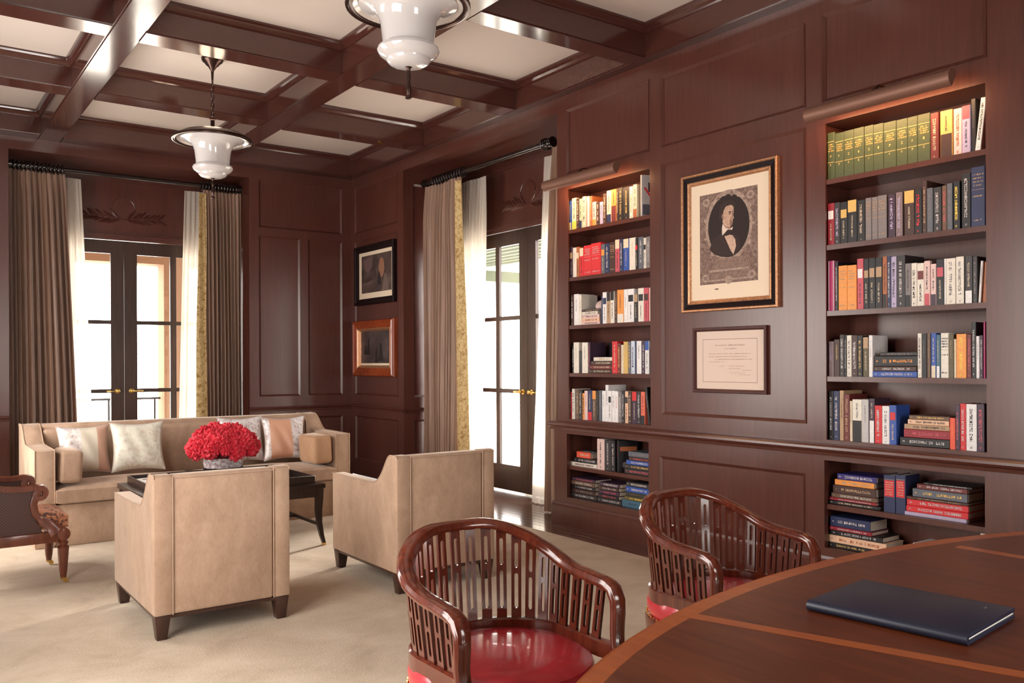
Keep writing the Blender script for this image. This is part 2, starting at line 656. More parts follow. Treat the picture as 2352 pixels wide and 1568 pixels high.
low = cell_wall([YR, 6.055], [0.0, 0.84], [(*B1, *LO), (*B2, *LO), (3.443, 4.745, 0.24, 0.705), (0.2, 2.1, 0.24, 0.705)], 0, 0.025, mp_low).build('lower_stage', WV, wall_r)
panels(wall_r, [(3.443, 4.745, 0.24, 0.705), (0.2, 2.1, 0.24, 0.705)], mp_low)
rail_profile(mp_low, YR, 6.085, RAIL, 'chair_rail', WV, wall_r)
bb = G()
v_ = [(0.025, -0.012), (-0.022, -0.012), (-0.022, 0.155), (-0.012, 0.172), (-0.006, 0.19), (0.025, 0.19)]
bbo = rail_profile(mp_low, YR, 6.075, v_, 'baseboard_right', WV, None)
struct(bbo, 'dark mahogany plinth moulding under the built-in bookcases')
# header over the side niche and far right wall stretch
NR0, NR1 = 6.03, 8.88
struct(G().box(XW, XW + 0.36, NR0, NR1, 3.69, ZS).build('wall_right_header', WV), 'mahogany lintel over the curtained glass door recess')
far = struct(cell_wall([NR1, YB], [0, ZS], [(9.02, 10.16, 1.03, 3.0), (9.02, 10.16, 3.1, 3.69), (9.02, 10.16, 0.2, 0.76)], 0, 0.014, mp_right).build('wall_right_far', WV), 'mahogany wall stretch with two small framed pictures')
panels(far, [(9.02, 10.16, 1.03, 3.0), (9.02, 10.16, 3.1, 3.69), (9.02, 10.16, 0.2, 0.76)], mp_right)
G().box(XW + 0.034, XW + 0.36, NR1 + 0.05, YB + 0.5, 0, ZS).build('wall_filling', WV, far)
rail_profile(mp_right, NR1 - 0.03, YB, DADO, 'chair_rail', WV, far)
# niche of the side door


def mp_jamb(u, v, t):
    return (u, NR1 + t, v)


jam = struct(cell_wall([XW + 0.014, DRX], [0, 3.69], [(5.06, 5.60, 1.03, 3.55), (5.06, 5.60, 0.2, 0.76)], 0, 0.014, mp_jamb).build('wall_niche_side', WV), 'pale-lit mahogany reveal beside the side door curtain')
panels(jam, [(5.06, 5.60, 1.03, 3.55), (5.06, 5.60, 0.2, 0.76)], mp_jamb)
G().box(XW + 0.03, DRX + 0.1, NR1 + 0.034, NR1 + 0.15, 0, 3.69).build('wall_filling', WV, jam)
rail_profile(mp_jamb, XW - 0.03, DRX, DADO, 'chair_rail', WV, jam)
struct(G().box(XW + 0.36, DRX + 0.1, 5.90, NR0, 0, 3.8).build('wall_niche_near', WV))
struct(G().box(XW + 0.36, DRX + 0.1, NR0, NR1 + 0.15, 3.69, 3.80).build('ceiling_niche_side', WV))

# ---- back wall
NB0, NB1 = 1.037, 3.577
segs = [(XL, NB0, [(-0.2, 0.87)]), (NB1, XW, [(3.70, 4.225), (4.335, 4.80)])]
for i, (a, b_, ps) in enumerate(segs):
    holes = [(p[0], p[1], 1.03, 3.0) for p in ps] + [(ps[0][0], ps[-1][1], 3.1, 3.69), (ps[0][0], ps[-1][1], 0.2, 0.76)]
    w = struct(cell_wall([a, b_], [0, ZS], holes, 0, 0.014, mp_back).build('wall_back', WV), ('mahogany panelled back wall beside the left curtain', 'mahogany panelled back wall between the doors')[i])
    panels(w, holes, mp_back)
    G().box(a, b_, YB + 0.034, YB + 0.2, 0, ZS).build('wall_filling', WV, w)
    rail_profile(mp_back, a, b_, DADO, 'chair_rail', WV, w)
    rail_profile(mp_back, a, b_, [(0.0, -0.012), (-0.02, -0.012), (-0.02, 0.14), (-0.006, 0.165), (0.0, 0.165)], 'baseboard', WV, w)
struct(G().box(NB0, NB1, YB, YB + 0.2, 3.69, ZS).build('wall_back_header', WV), 'mahogany lintel over the back door recess')
struct(G().box(NB1, NB1 + 0.12, YB + 0.2, DBY + 0.1, 0, 3.69).build('wall_niche_right', WV))
struct(G().box(NB0 - 0.12, NB0, YB + 0.2, DBY + 0.1, 0, 3.69).build('wall_niche_left', WV))
struct(G().box(NB0 - 0.12, NB1 + 0.12, YB + 0.2, DBY + 0.1, 3.69, 3.80).build('ceiling_niche_back', WV))

struct(G().box(XL - 0.12, XW + 0.36, YB + 0.03, YB + 0.19, 3.72, 4.2).box(XW + 0.03, XW + 0.35, YR, YB, 3.72, 4.2).build('wall_head', WV), 'wall above the panelling, behind the ceiling beams')

# ---- wall beside and behind the camera, with tall windows added out of view to light the foreground
holes = [(yy - 1.05, yy + 1.05, 0.3, 2.9) for yy in FILL_WINDOWS_LEFT]
wl = struct(cell_wall([YR, YB], [0, ZS], holes, 0, -0.12, lambda u, v, t: (XL + t, u, v)).build('wall_left', WV), 'mahogany wall beside the camera with tall windows')
for i, yy in enumerate(FILL_WINDOWS_LEFT):
    w = struct(G().box(XL - 0.02, XL - 0.1, yy - 1.05, yy - 0.98, 0.3, 2.9).box(XL - 0.02, XL - 0.1, yy + 0.98, yy + 1.05, 0.3, 2.9)
               .box(XL - 0.02, XL - 0.1, yy - 0.98, yy + 0.98, 0.3, 0.38).box(XL - 0.02, XL - 0.1, yy - 0.98, yy + 0.98, 2.82, 2.9)
               .box(XL - 0.04, XL - 0.09, yy - 0.03, yy + 0.03, 0.38, 2.82).box(XL - 0.04, XL - 0.09, yy - 0.98, yy + 0.98, 1.6, 1.64).build('window_%d' % (i + 1), DOORW), 'tall wooden window in the wall beside the camera')
    G().box(XL - 0.06, XL - 0.066, yy - 0.98, yy + 0.98, 0.38, 2.82).build('pane', GLASS, w)
holes = [(xx - 0.8, xx + 0.8, 0.3, 2.9) for xx in FILL_WINDOWS_REAR]
struct(cell_wall([XL - 0.12, XW + 0.36], [0, ZC], holes, 0, -0.12, lambda u, v, t: (u, YR + t, v)).build('wall_rear', WV), 'mahogany wall behind the camera')
for i, xx in enumerate(FILL_WINDOWS_REAR):
    w = struct(G().box(xx - 0.8, xx - 0.73, YR - 0.02, YR - 0.1, 0.3, 2.9).box(xx + 0.73, xx + 0.8, YR - 0.02, YR - 0.1, 0.3, 2.9)
               .box(xx - 0.73, xx + 0.73, YR - 0.02, YR - 0.1, 0.3, 0.38).box(xx - 0.73, xx + 0.73, YR - 0.02, YR - 0.1, 2.82, 2.9)
               .box(xx - 0.03, xx + 0.03, YR - 0.04, YR - 0.09, 0.38, 2.82).build('window_%d' % (i + 1 + len(FILL_WINDOWS_LEFT)), DOORW), 'tall wooden window in the wall behind the camera')
    G().box(xx - 0.73, xx + 0.73, YR - 0.06, YR - 0.066, 0.38, 2.82).build('pane', GLASS, w)

# ---- floor
fl = struct(G().box(XL - 0.12, DRX + 0.12, YR, DBY + 0.12, -0.15, -0.03).build('floor', FLOORW), 'dark polished wooden floor along the bookcases')
rnd = random.Random(3)
W = 0.088
shared = {}
ix = 0
x = 4.45
while x < DRX + 0.06:
    y = YR + rnd.uniform(0, 1)
    if x > XW + 0.01:
        y = NR0
    y_end = NR1 if x > XW - 0.05 else YB
    while y < y_end - 0.05:
        L = rnd.choice((0.9, 1.2, 1.5))
        L = min(L, y_end - y)
        o = None
        if L in shared:
            o = shared[L].copy()
            COL.objects.link(o)
        else:
            o = G().box(0, W - 0.0025, 0, L - 0.003, -0.03, -0.012).build('floor_plank', FLOORW, bevel=0.0012, seg=1)
            if L in (0.9, 1.2, 1.5):
                shared[L] = o
        o.parent = fl
        o.location = (x, y, 0)
        y += L
    x += W
struct(G().box(XL, 4.45, YR, YB, -0.03, -0.013).box(4.45, XW, YB - 0.0, YB, -0.03, -0.013).box(NB0, NB1, YB, DBY, -0.03, -0.012).build('floor_underlay', FLOORW))
carpet = G()
carpet.box(-0.05, 4.555, -1.5, 9.9, -0.012, 0.0)
tag(carpet.build('area_carpet', CARPET, bevel=0.004, seg=1), 'large pale cream wool carpet under the whole seating group', 'carpet')

# ---- coffered ceiling
ceil = struct(G().box(XL - 0.12, XW + 0.36, YR - 0.12, YB + 0.2, ZC + 0.03, ZC + 0.1).build('ceiling', CEILP), 'coffered mahogany ceiling with cream plaster panels')
BX = [(-0.46, -0.22), (1.302, 1.527), (3.048, 3.285), (4.822, 5.0)]
BY = [(-1.95, -1.70), (-0.30, -0.05), (1.40, 1.65), (3.105, 3.355), (4.81, 5.02), (6.506, 6.76), (8.205, 8.462), (10.06, 10.30)]


def beam(x0, x1, y0, y1, longways):
    # underside with a small bead along both edges
    e, d = 0.012, 0.010
    g = G()
    if longways:
        g.box(x0 + e, x1 - e, y0, y1, ZS, ZS + 0.02)
        g.box(x0, x1, y0, y1, ZS + d, ZC + 0.03)
    else:
        g.box(x0, x1, y0 + e, y1 - e, ZS, ZS + 0.02)
        g.box(x0, x1, y0, y1, ZS + d, ZC + 0.03)
    return g.build('beam', WB, ceil)


for (x0, x1) in BX:
    beam(x0, x1, YR, YB, True)
for (y0, y1) in BY:
    for (a, b_) in zip(BX, BX[1:]):
        beam(a[1], b_[0], y0, y1, False)
for a, b_ in zip(BX, BX[1:]):
    for c, d in zip(BY, BY[1:]):
        x0, x1, y0, y1 = a[1], b_[0], c[1], d[0]
        G().box(x0, x1, y0, y1, ZC, ZC + 0.03).build('coffer_panel', CEILP, ceil)
        g = G()
        prof = [(0.0, 0.0), (0.008, 0.0), (0.014, 0.012), (0.028, 0.03), (0.042, 0.04), (0.046, 0.055), (0.046, 0.07), (0.0, 0.07)]
        for (p, q, nx, ny) in (((x0, y0), (x1, y0), 0, 1), ((x1, y0), (x1, y1), -1, 0), ((x1, y1), (x0, y1), 0, -1), ((x0, y1), (x0, y0), 1, 0)):
            dx, dy = (q[0] - p[0]), (q[1] - p[1])
            L = math.hypot(dx, dy)
            dx, dy = dx / L, dy / L
            vs = []
            for (o_, zz) in prof:
                vs.append((p[0] + nx * o_ + dx * o_, p[1] + ny * o_ + dy * o_, ZC - 0.07 + zz))
            for (o_, zz) in prof:
                vs.append((q[0] + nx * o_ - dx * o_, q[1] + ny * o_ - dy * o_, ZC - 0.07 + zz))
            n = len(prof)
            g.add(vs, [(i, (i + 1) % n, n + (i + 1) % n, n + i) for i in range(n)])
        g.build('coffer_molding', WB, ceil)
# small recessed sprinkler heads
G().lathe([(0.035, 0), (0.03, 0.012), (0.012, 0.016), (0.012, 0.03)], 16, (4.35, 8.33, ZS - 0.012)).build('sprinkler', BRASS, ceil, smooth=True)

# ---- French doors in the two niches


def french_door(name, c, T, niche, label):
    """T(u, d, z): u along the wall, d towards the room"""
    root = struct(empty(name), label)

    def bx(g, u0, u1, d0, d1, z0, z1):
        g.prism([(u0, z0), (u1, z0), (u1, z1), (u0, z1)], d0, d1, lambda a, b_, t: T(a, t, b_))
        return g
    # casing and the wall round the door
    g = G()
    bx(g, niche[0], c - 1.19, -0.03, 0.05, 0, 3.69)
    bx(g, c + 1.19, niche[1], -0.03, 0.05, 0, 3.69)
    bx(g, c - 1.19, c + 1.19, -0.03, 0.05, 2.955, 3.00)
    bx(g, c - 1.19, c + 1.19, -0.03, 0.05, 3.60, 3.69)
    bx(g, c - 1.19, c - 1.0, -0.03, 0.05, 3.0, 3.6)
    bx(g, c + 1.0, c + 1.19, -0.03, 0.05, 3.0, 3.6)
    bx(g, c - 1.0, c + 1.0, -0.03, 0.03, 3.0, 3.6)
    g.build('door_surround', WV, root)
    g = G()
    bx(g, c - 1.19, c + 1.19, 0.05, 0.085, 2.945, 2.965)
    bx(g, c - 1.19, c + 1.19, 0.05, 0.07, 2.925, 2.945)
    bx(g, c - 1.19, c + 1.19, -0.03, 0.06, 2.905, 2.955)
    g.build('head_molding', WV, root)
    for s in (-1, 1):
        g = G()
        i0, i1 = (c + 0.002, c + 0.147) if s > 0 else (c - 0.147, c - 0.002)
        o0, o1 = (c + 0.985, c + 1.15) if s > 0 else (c - 1.15, c - 0.985)
        bx(g, i0, i1, 0, 0.045, 0.005, 2.9)
        bx(g, o0, o1, 0, 0.045, 0.005, 2.9)
        lo, hi = (c + 0.147, c + 0.985) if s > 0 else (c - 0.985, c - 0.147)
        bx(g, lo, hi, 0, 0.045, 0.005, 0.29)
        bx(g, lo, hi, 0, 0.045, 2.745, 2.9)
        leaf = g.build('door_leaf', DOORW, root)
        mid = c + s * 0.567
        bx(G(), mid - 0.036, mid + 0.036, 0.008, 0.04, 0.29, 2.745).build('muntin', DOORW, leaf)
        for z in (1.932, 1.118):
            bx(G(), lo, mid - 0.036, 0.008, 0.038, z - 0.023, z + 0.023).build('muntin', DOORW, leaf)
            bx(G(), mid + 0.036, hi, 0.008, 0.038, z - 0.023, z + 0.023).build('muntin', DOORW, leaf)
        us = [lo, mid - 0.036, mid + 0.036, hi]
        zs = [0.29, 1.095, 1.141, 1.909, 1.955, 2.745]
        for a in (0, 2):
            for q in (0, 2, 4):
                bx(G(), us[a], us[a + 1], 0.02, 0.026, zs[q], zs[q + 1]).build('glass_pane', GLASS, leaf)
        # lever handle with rosette
        hc = c + s * 0.078
        g = G()
        seg = 14
        for (r, d0, d1) in ((0.03, 0.045, 0.053), (0.013, 0.053, 0.09), (0.022, 0.084, 0.1)):
            g.prism([(hc + r * math.cos(2 * PI * k / seg), 1.115 + r * math.sin(2 * PI * k / seg)) for k in range(seg)], d0, d1, lambda a, b_, t: T(a, t, b_))
        bx(g, min(hc, hc + s * 0.125), max(hc, hc + s * 0.125), 0.08, 0.096, 1.105, 1.122)
        g.build('lever_handle', BRASS, leaf, bevel=0.003)
    return root


french_door('door_1', 2.305, lambda u, d, z: (u, DBY - d, z), (NB0, NB1), 'dark wooden French door in the back recess behind the sofa')
french_door('door_2', 7.435, lambda u, d, z: (DRX - d, u, z), (NR0, NR1), 'dark wooden French door in the recess beside the bookcase')

# carved laurel sprays on the panels above the doors


def laurel(name, T, c, z, label):
    root = struct(empty(name), label)
    rr = random.Random(5)

    def leaf(u, zz, ang, L, w):
        g = G()
        n = 6
        vs = []
        for k in range(n + 1):
            t = k / n
            hw = w * math.sin(PI * min(1, t * 0.98 + 0.01)) ** 0.8
            for (q, d) in ((-1, 0.0), (0, 0.016 * math.sin(PI * t) + 0.004), (1, 0.0)):
                a, b_ = t * L, q * hw
                uu = u + a * math.cos(ang) - b_ * math.sin(ang)
                zz2 = zz + a * math.sin(ang) + b_ * math.cos(ang)
                vs.append(T(uu, 0.03 + d, zz2))
        fs = []
        for k in range(n):
            for q in (0, 1):
                i = k * 3 + q
                fs.append((i, i + 1, i + 4, i + 3))
        g.add(vs, fs).build('carved_leaf', WV, root, smooth=True)
    for s in (-1, 1):
        for k in range(7):
            t = k / 6
            u = c + s * (0.04 + 0.34 * t)
            zz = z - 0.10 + 0.02 * t
            for up in (-1, 1):
                a = (0.55 + 0.35 * rr.random()) * up * (1 if up > 0 else 0.5)
                leaf(u, zz, a if s > 0 else PI - a, 0.11 + 0.05 * rr.random(), 0.016)
        g = G()
        g.tube([T(c + s * (0.02 + 0.4 * k / 10), 0.036, z - 0.10 + 0.03 * math.sin(k / 10 * 2.5)) for k in range(11)], circ(0.007, 6))
        g.build('carved_stem', WV, root, smooth=True)
    g = G()
    g.tube([T(c + 0.13 * math.cos(2 * PI * k / 40), 0.032, z + 0.03 + 0.13 * math.sin(2 * PI * k / 40)) for k in range(40)], circ(0.006, 6), closed=True)
    g.build('carved_ring', WV, root, smooth=True)


laurel('trim_1', lambda u, d, z: (u, DBY - d, z), 2.305, 3.26, 'carved laurel spray on the panel above the back door')
laurel('trim_2', lambda u, d, z: (DRX - d, u, z), 7.435, 3.26, 'carved laurel spray on the panel above the side door')

# ---- outside: terrace paving, porch and railing
struct(G().box(-12, 20, DBY + 0.13, 34, -0.25, -0.1).box(DRX + 0.13, 24, -6, DBY + 0.13, -0.25, -0.1).build('ground_terrace', STONEW), 'pale sunlit terrace paving outside the doors')
po = empty('porch', (0, 0, 0))
G().box(-1.5, 5.5, 13.0, 13.35, 2.87, 3.6).build('lintel', STUCCO, po)
G().box(3.27, 3.62, 13.0, 13.35, -0.1, 2.87).build('pillar', STUCCO, po)
G().box(0.9, 1.25, 13.0, 13.35, -0.1, 2.87).build('pillar', STUCCO, po)
G().box(-1.5, 5.5, 11.13, 13.0, 3.45, 3.6).build('porch_ceiling', STUCCO, po)  # unseen roof added to keep the sky's light off the lintel
tag(po, 'peach stucco porch with square pillars outside the back door', 'porch')
rl = empty('terrace_railing', (0, 13.15, -0.1))
for z in (1.02, 1.15):
    G().box(1.27, 3.25, -0.02, 0.02, z, z + 0.03).build('rail', IRON, rl)
for k in range(4):
    G().box(1.3 + k * 0.62, 1.325 + k * 0.62, -0.012, 0.012, 0.0, 1.05).build('baluster', IRON, rl)
tag(rl, 'dark iron terrace railing seen through the back door', 'railing')
pg = empty('pergola', (0, 0, 0))
for k in range(7):
    G().box(6.6 + 0.32 * k, 6.68 + 0.32 * k, 6.3, 13.0, 2.98 + 0.02 * k, 3.12 + 0.02 * k).build('slat', PERG, pg)
G().box(6.3, 9.2, 6.9, 7.05, 2.8, 2.98).build('cross_beam', PERG, pg)
G().box(6.3, 9.2, 11.9, 12.1, 2.8, 2.98).build('cross_beam', PERG, pg)
for (a, b_) in ((9.05, 6.9), (9.05, 11.9)):
    G().box(a, a + 0.15, b_, b_ + 0.15, -0.1, 2.8).build('post', PERG, pg)
tag(pg, 'weathered green slatted pergola outside the side door', 'pergola')

# ================================================================ bookcases
XB = XW + 0.30   # back of the shelves
SHELVES = [2.613, 2.19, 1.765, 1.343]


def bookcase(B, label):
    y0, y1 = B[0] - 0.02, B[1] + 0.035
    r = empty('bookcase', (XW, (y0 + y1) / 2, 0))
    X0, Yc = XW, (y0 + y1) / 2

    def bx(x0, x1, a, b_, z0, z1, name):
        return G().box(x0 - X0, x1 - X0, a - Yc, b_ - Yc, z0, z1).build(name, WV, r)
    bx(XB, XB + 0.025, y0, y1, 0.2, 2.995, 'back_panel')
    bx(XW + 0.014, XB, y0, y0 + 0.012, 0.2, 2.995, 'side_panel')
    bx(XW + 0.014, XB, y1 - 0.005, y1, 0.2, 2.995, 'side_panel')
    bx(XW + 0.014, XB, y0, y1, 2.975, 2.995, 'top_panel')
    for z in SHELVES:
        bx(XW + 0.006, XB, y0 + 0.012, y1 - 0.005, z - 0.032, z, 'shelf')
    bx(XW + 0.014, XB, y0 + 0.012, y1 - 0.005, 0.805, 0.935, 'counter')
    bx(XW + 0.002, XB, y0 + 0.012, y1 - 0.005, 0.488, 0.52, 'shelf')
    bx(XW - 0.010, XB, y0 + 0.012, y1 - 0.005, 0.20, 0.2415, 'bottom_panel')
    return tag(r, label, 'bookcase', 'built-in bookcases')


bookcase(B1, 'tall built-in mahogany bookcase beside the glass door')
bookcase(B2, 'tall built-in mahogany bookcase beside the desk')

# ---------------------------------------------------------------- books
BC = {'blue': (0.03, 0.085, 0.36), 'cream': (0.72, 0.60, 0.44), 'brown': (0.055, 0.022, 0.016), 'sage': (0.42, 0.47, 0.33), 'mauve': (0.42, 0.27, 0.27),
      'ivory': (0.76, 0.69, 0.60), 'rust': (0.40, 0.12, 0.04), 'pink': (0.74, 0.52, 0.48), 'lilac': (0.46, 0.38, 0.55), 'orange': (0.80, 0.30, 0.06),
      'black': (0.012, 0.010, 0.012), 'plum': (0.05, 0.022, 0.045), 'red': (0.62, 0.022, 0.028), 'slate': (0.11, 0.115, 0.14), 'navy': (0.018, 0.026, 0.085),
      'navyv': (0.03, 0.02, 0.16), 'rose': (0.55, 0.08, 0.11), 'grey': (0.20, 0.17, 0.17), 'white': (0.80, 0.76, 0.75), 'tan': (0.45, 0.28, 0.16),
      'charcoal': (0.032, 0.026, 0.028), 'maroon': (0.15, 0.022, 0.02), 'gold': (0.66, 0.42, 0.12), 'paleblue': (0.58, 0.63, 0.74), 'umber': (0.14, 0.075, 0.045),
      'olive': (0.10, 0.075, 0.03), 'peach': (0.78, 0.48, 0.32), 'coral': (0.75, 0.15, 0.09), 'green': (0.062, 0.080, 0.032), 'crimson': (0.28, 0.012, 0.025),
      'greymauve': (0.22, 0.15, 0.16), 'magenta': (0.42, 0.022, 0.12), 'teal': (0.05, 0.13, 0.19), 'palegrey': (0.52, 0.49, 0.48), 'vermilion': (0.78, 0.09, 0.04),
      'yellow': (0.80, 0.58, 0.08), 'foil_white': (0.52, 0.47, 0.46), 'foil_cream': (0.52, 0.41, 0.29)}
CW = {'navyv': 'violet blue', 'greymauve': 'grey mauve', 'paleblue': 'pale blue', 'palegrey': 'pale grey', 'slate': 'slate grey', 'plum': 'dark plum'}


def bmat(c):
    k = 'book_' + c
    if k not in M:
        plain(k, BC[c], rough=0.45, var=0.08, vs=50)
    return M[k]


def word(c):
    return CW.get(c, c)


def glyphs(g, length, size, mode, seed, y0=0.0, z0=0.0, tall=1.0):
    """letter-like strokes: mode v = running up the spine, h = across the spine"""
    rr = random.Random(seed)
    p = 0.0
    while p < length:
        w = size * rr.uniform(0.35, 0.75)
        if rr.random() < 0.17:
            p += size * 0.5
            continue
        h = size * rr.uniform(0.75, 1.0)
        k = rr.random()
        bits = [(0, w, 0, h)] if k < 0.25 else ([(0, w * 0.35, 0, h), (w * 0.65, w, 0, h)] if k < 0.5 else [(0, w * 0.4, 0, h), (w * 0.4, w, h * 0.62, h)] if k < 0.75 else [(0, w, 0, h * 0.3), (0, w, h * 0.7, h)])
        for (a, b_, c, d) in bits:
            if mode == 'v':
                q = [(y0 + size / 2 - c, z0 + p + a), (y0 + size / 2 - d, z0 + p + a), (y0 + size / 2 - d, z0 + p + b_), (y0 + size / 2 - c, z0 + p + b_)]
            else:
                q = [(y0 - p - a, z0 + c), (y0 - p - b_, z0 + c), (y0 - p - b_, z0 + d), (y0 - p - a, z0 + d)]
            g.add([(-0.0011, yy, zz) for yy, zz in q], [(0, 1, 2, 3)])
        p += w + size * 0.16
    return g


def quad(g, ya, yb, za, zb, x=-0.0007):
    g.add([(x, ya, za), (x, yb, za), (x, yb, zb), (x, ya, zb)], [(0, 1, 2, 3)])


NBOOK = [0]


def book(t, h, d, cover, accent, style, group, flat=False):
    """spine in the plane x=0 facing -x, thickness along y, height along z"""
    NBOOK[0] += 1
    sd = NBOOK[0]
    b_ = 0.003 if t > 0.012 else 0.0015
    c = min(0.003, t * 0.2)
    poly = [(0, -t / 2 + c), (c, -t / 2), (d, -t / 2), (d, -t / 2 + b_), (0.006, -t / 2 + b_), (0.006, t / 2 - b_), (d, t / 2 - b_), (d, t / 2), (c, t / 2), (0, t / 2 - c)]
    o = G().prism(poly, 0, h, lambda a, q, z: (a, q, z)).build('book', bmat(cover))
    o['category'] = 'book'
    o['group'] = group
    e = 0.004
    G().box(0.006, d - e, -t / 2 + b_, t / 2 - b_, e, h - e).build('pages', PAPER, o)
    w = t * 0.84
    s = min(0.42 * t, 0.017)
    g = G()
    band = G()
    tc_ = accent
    if style in 'bBu':
        za, zb = {'b': (0, 0.27 * h), 'B': (0, 0.5 * h), 'u': (0.72 * h, h)}[style]
        quad(band, -t / 2 + c, t / 2 - c, za, zb)
        dark = sum(BC[cover]) < 0.5
        tc_ = 'cream' if dark else 'charcoal'
        s2 = s * 0.7
        if style == 'u':
            glyphs(g, 0.5 * h, s2, 'v', sd, z0=0.14 * h)
        else:
            glyphs(g, (0.5 if style == 'b' else 0.34) * h, s2, 'v', sd, z0=(0.36 if style == 'b' else 0.56) * h)
    elif style == 't':
        glyphs(g, 0.68 * h, s, 'v', sd, z0=0.2 * h)
        glyphs(g, 0.03 * h, s * 0.6, 'v', sd + 900, z0=0.05 * h)
    elif style == 'n':
        glyphs(g, 0.4 * h, s * 0.45, 'v', sd, z0=0.45 * h)
    elif style == 'h':
        k = 0
        for zz in (0.86, 0.80, 0.74, 0.68, 0.5, 0.1):
            k += 1
            glyphs(g, w * 0.8, 0.009, 'h', sd + k * 31, y0=w * 0.42, z0=zz * h)
        quad(g, -t / 2 + c, t / 2 - c, 0.62 * h, 0.625 * h)
    elif style == 's':
        quad(band, -w * 0.46, w * 0.46, 0.62 * h, 0.62 * h + min(0.2 * h, 1.6 * w))
        glyphs(g, 0.4 * h, s * 0.7, 'v', sd, z0=0.12 * h)
        if sum(BC[cover]) > 0.5:
            tc_ = 'charcoal'
        else:
            tc_ = 'cream'
    elif style == 'v':
        quad(g, -0.42 * t, -0.3 * t, 0.0, h)
        quad(g, 0.25 * t, 0.37 * t, 0.0, h)
    elif style == 'g':
        for zz in (0.36, 0.80):
            quad(g, -t / 2 + c, t / 2 - c, zz * h, (zz + 0.012) * h)
        k = 0
        for zz in (0.73, 0.685, 0.64, 0.595):
            k += 1
            ww = w * (0.62 if k % 2 else 0.85)
            glyphs(g, ww, 0.0085, 'h', sd * 7 + k, y0=ww * 0.5, z0=zz * h)
        glyphs(g, 0.004, 0.016, 'h', sd * 3, y0=0.004, z0=0.47 * h)
        glyphs(g, 0.004, 0.014, 'h', sd * 5, y0=0.004, z0=0.29 * h)
    elif style == 'l':
        quad(band, -w * 0.5, w * 0.5, 0.42 * h, 0.86 * h)
        tc_ = 'cream'
        k = 0
        for zz in (0.79, 0.73, 0.67, 0.60, 0.53, 0.47):
            k += 1
            glyphs(g, w * 0.7, 0.007, 'h', sd + k * 17, y0=w * 0.37, z0=zz * h)
        quad(g, -t / 2 + c, t / 2 - c, 0.88 * h, 0.887 * h)
    if band.v:
        band.build('spine_band', bmat(accent), o)
    if g.v:
        tag(g.build('spine_lettering', bmat('foil_' + tc_ if tc_ in ('white', 'cream') else tc_), o), kind='stuff')
    return o


ORD = ['first', 'second', 'third', 'fourth', 'fifth', 'sixth', 'seventh', 'eighth', 'ninth', 'tenth', 'eleventh', 'twelfth', 'thirteenth', 'fourteenth', 'fifteenth',
       'sixteenth', 'seventeenth', 'eighteenth', 'nineteenth', 'twentieth', 'twenty-first', 'twenty-second', 'twenty-third', 'twenty-fourth', 'twenty-fifth']
SHN = {'A': 'top shelf', 'B': 'second shelf', 'C': 'third shelf', 'D': 'fourth shelf', 'E': 'fifth shelf', 'F': 'upper cupboard shelf', 'G': 'lowest shelf'}
CASE = {'L': 'door-side bookcase', 'R': 'desk-side bookcase'}
STYW = {'b': 'with {} foot', 'B': 'with {} lower half', 'u': 'with {} head', 't': 'with {} lettering', 'n': '', 'h': 'with {} lines', 's': 'with {} label', 'g': 'with gilt bands', 'l': 'with {} label', 'v': 'with {} stripes'}

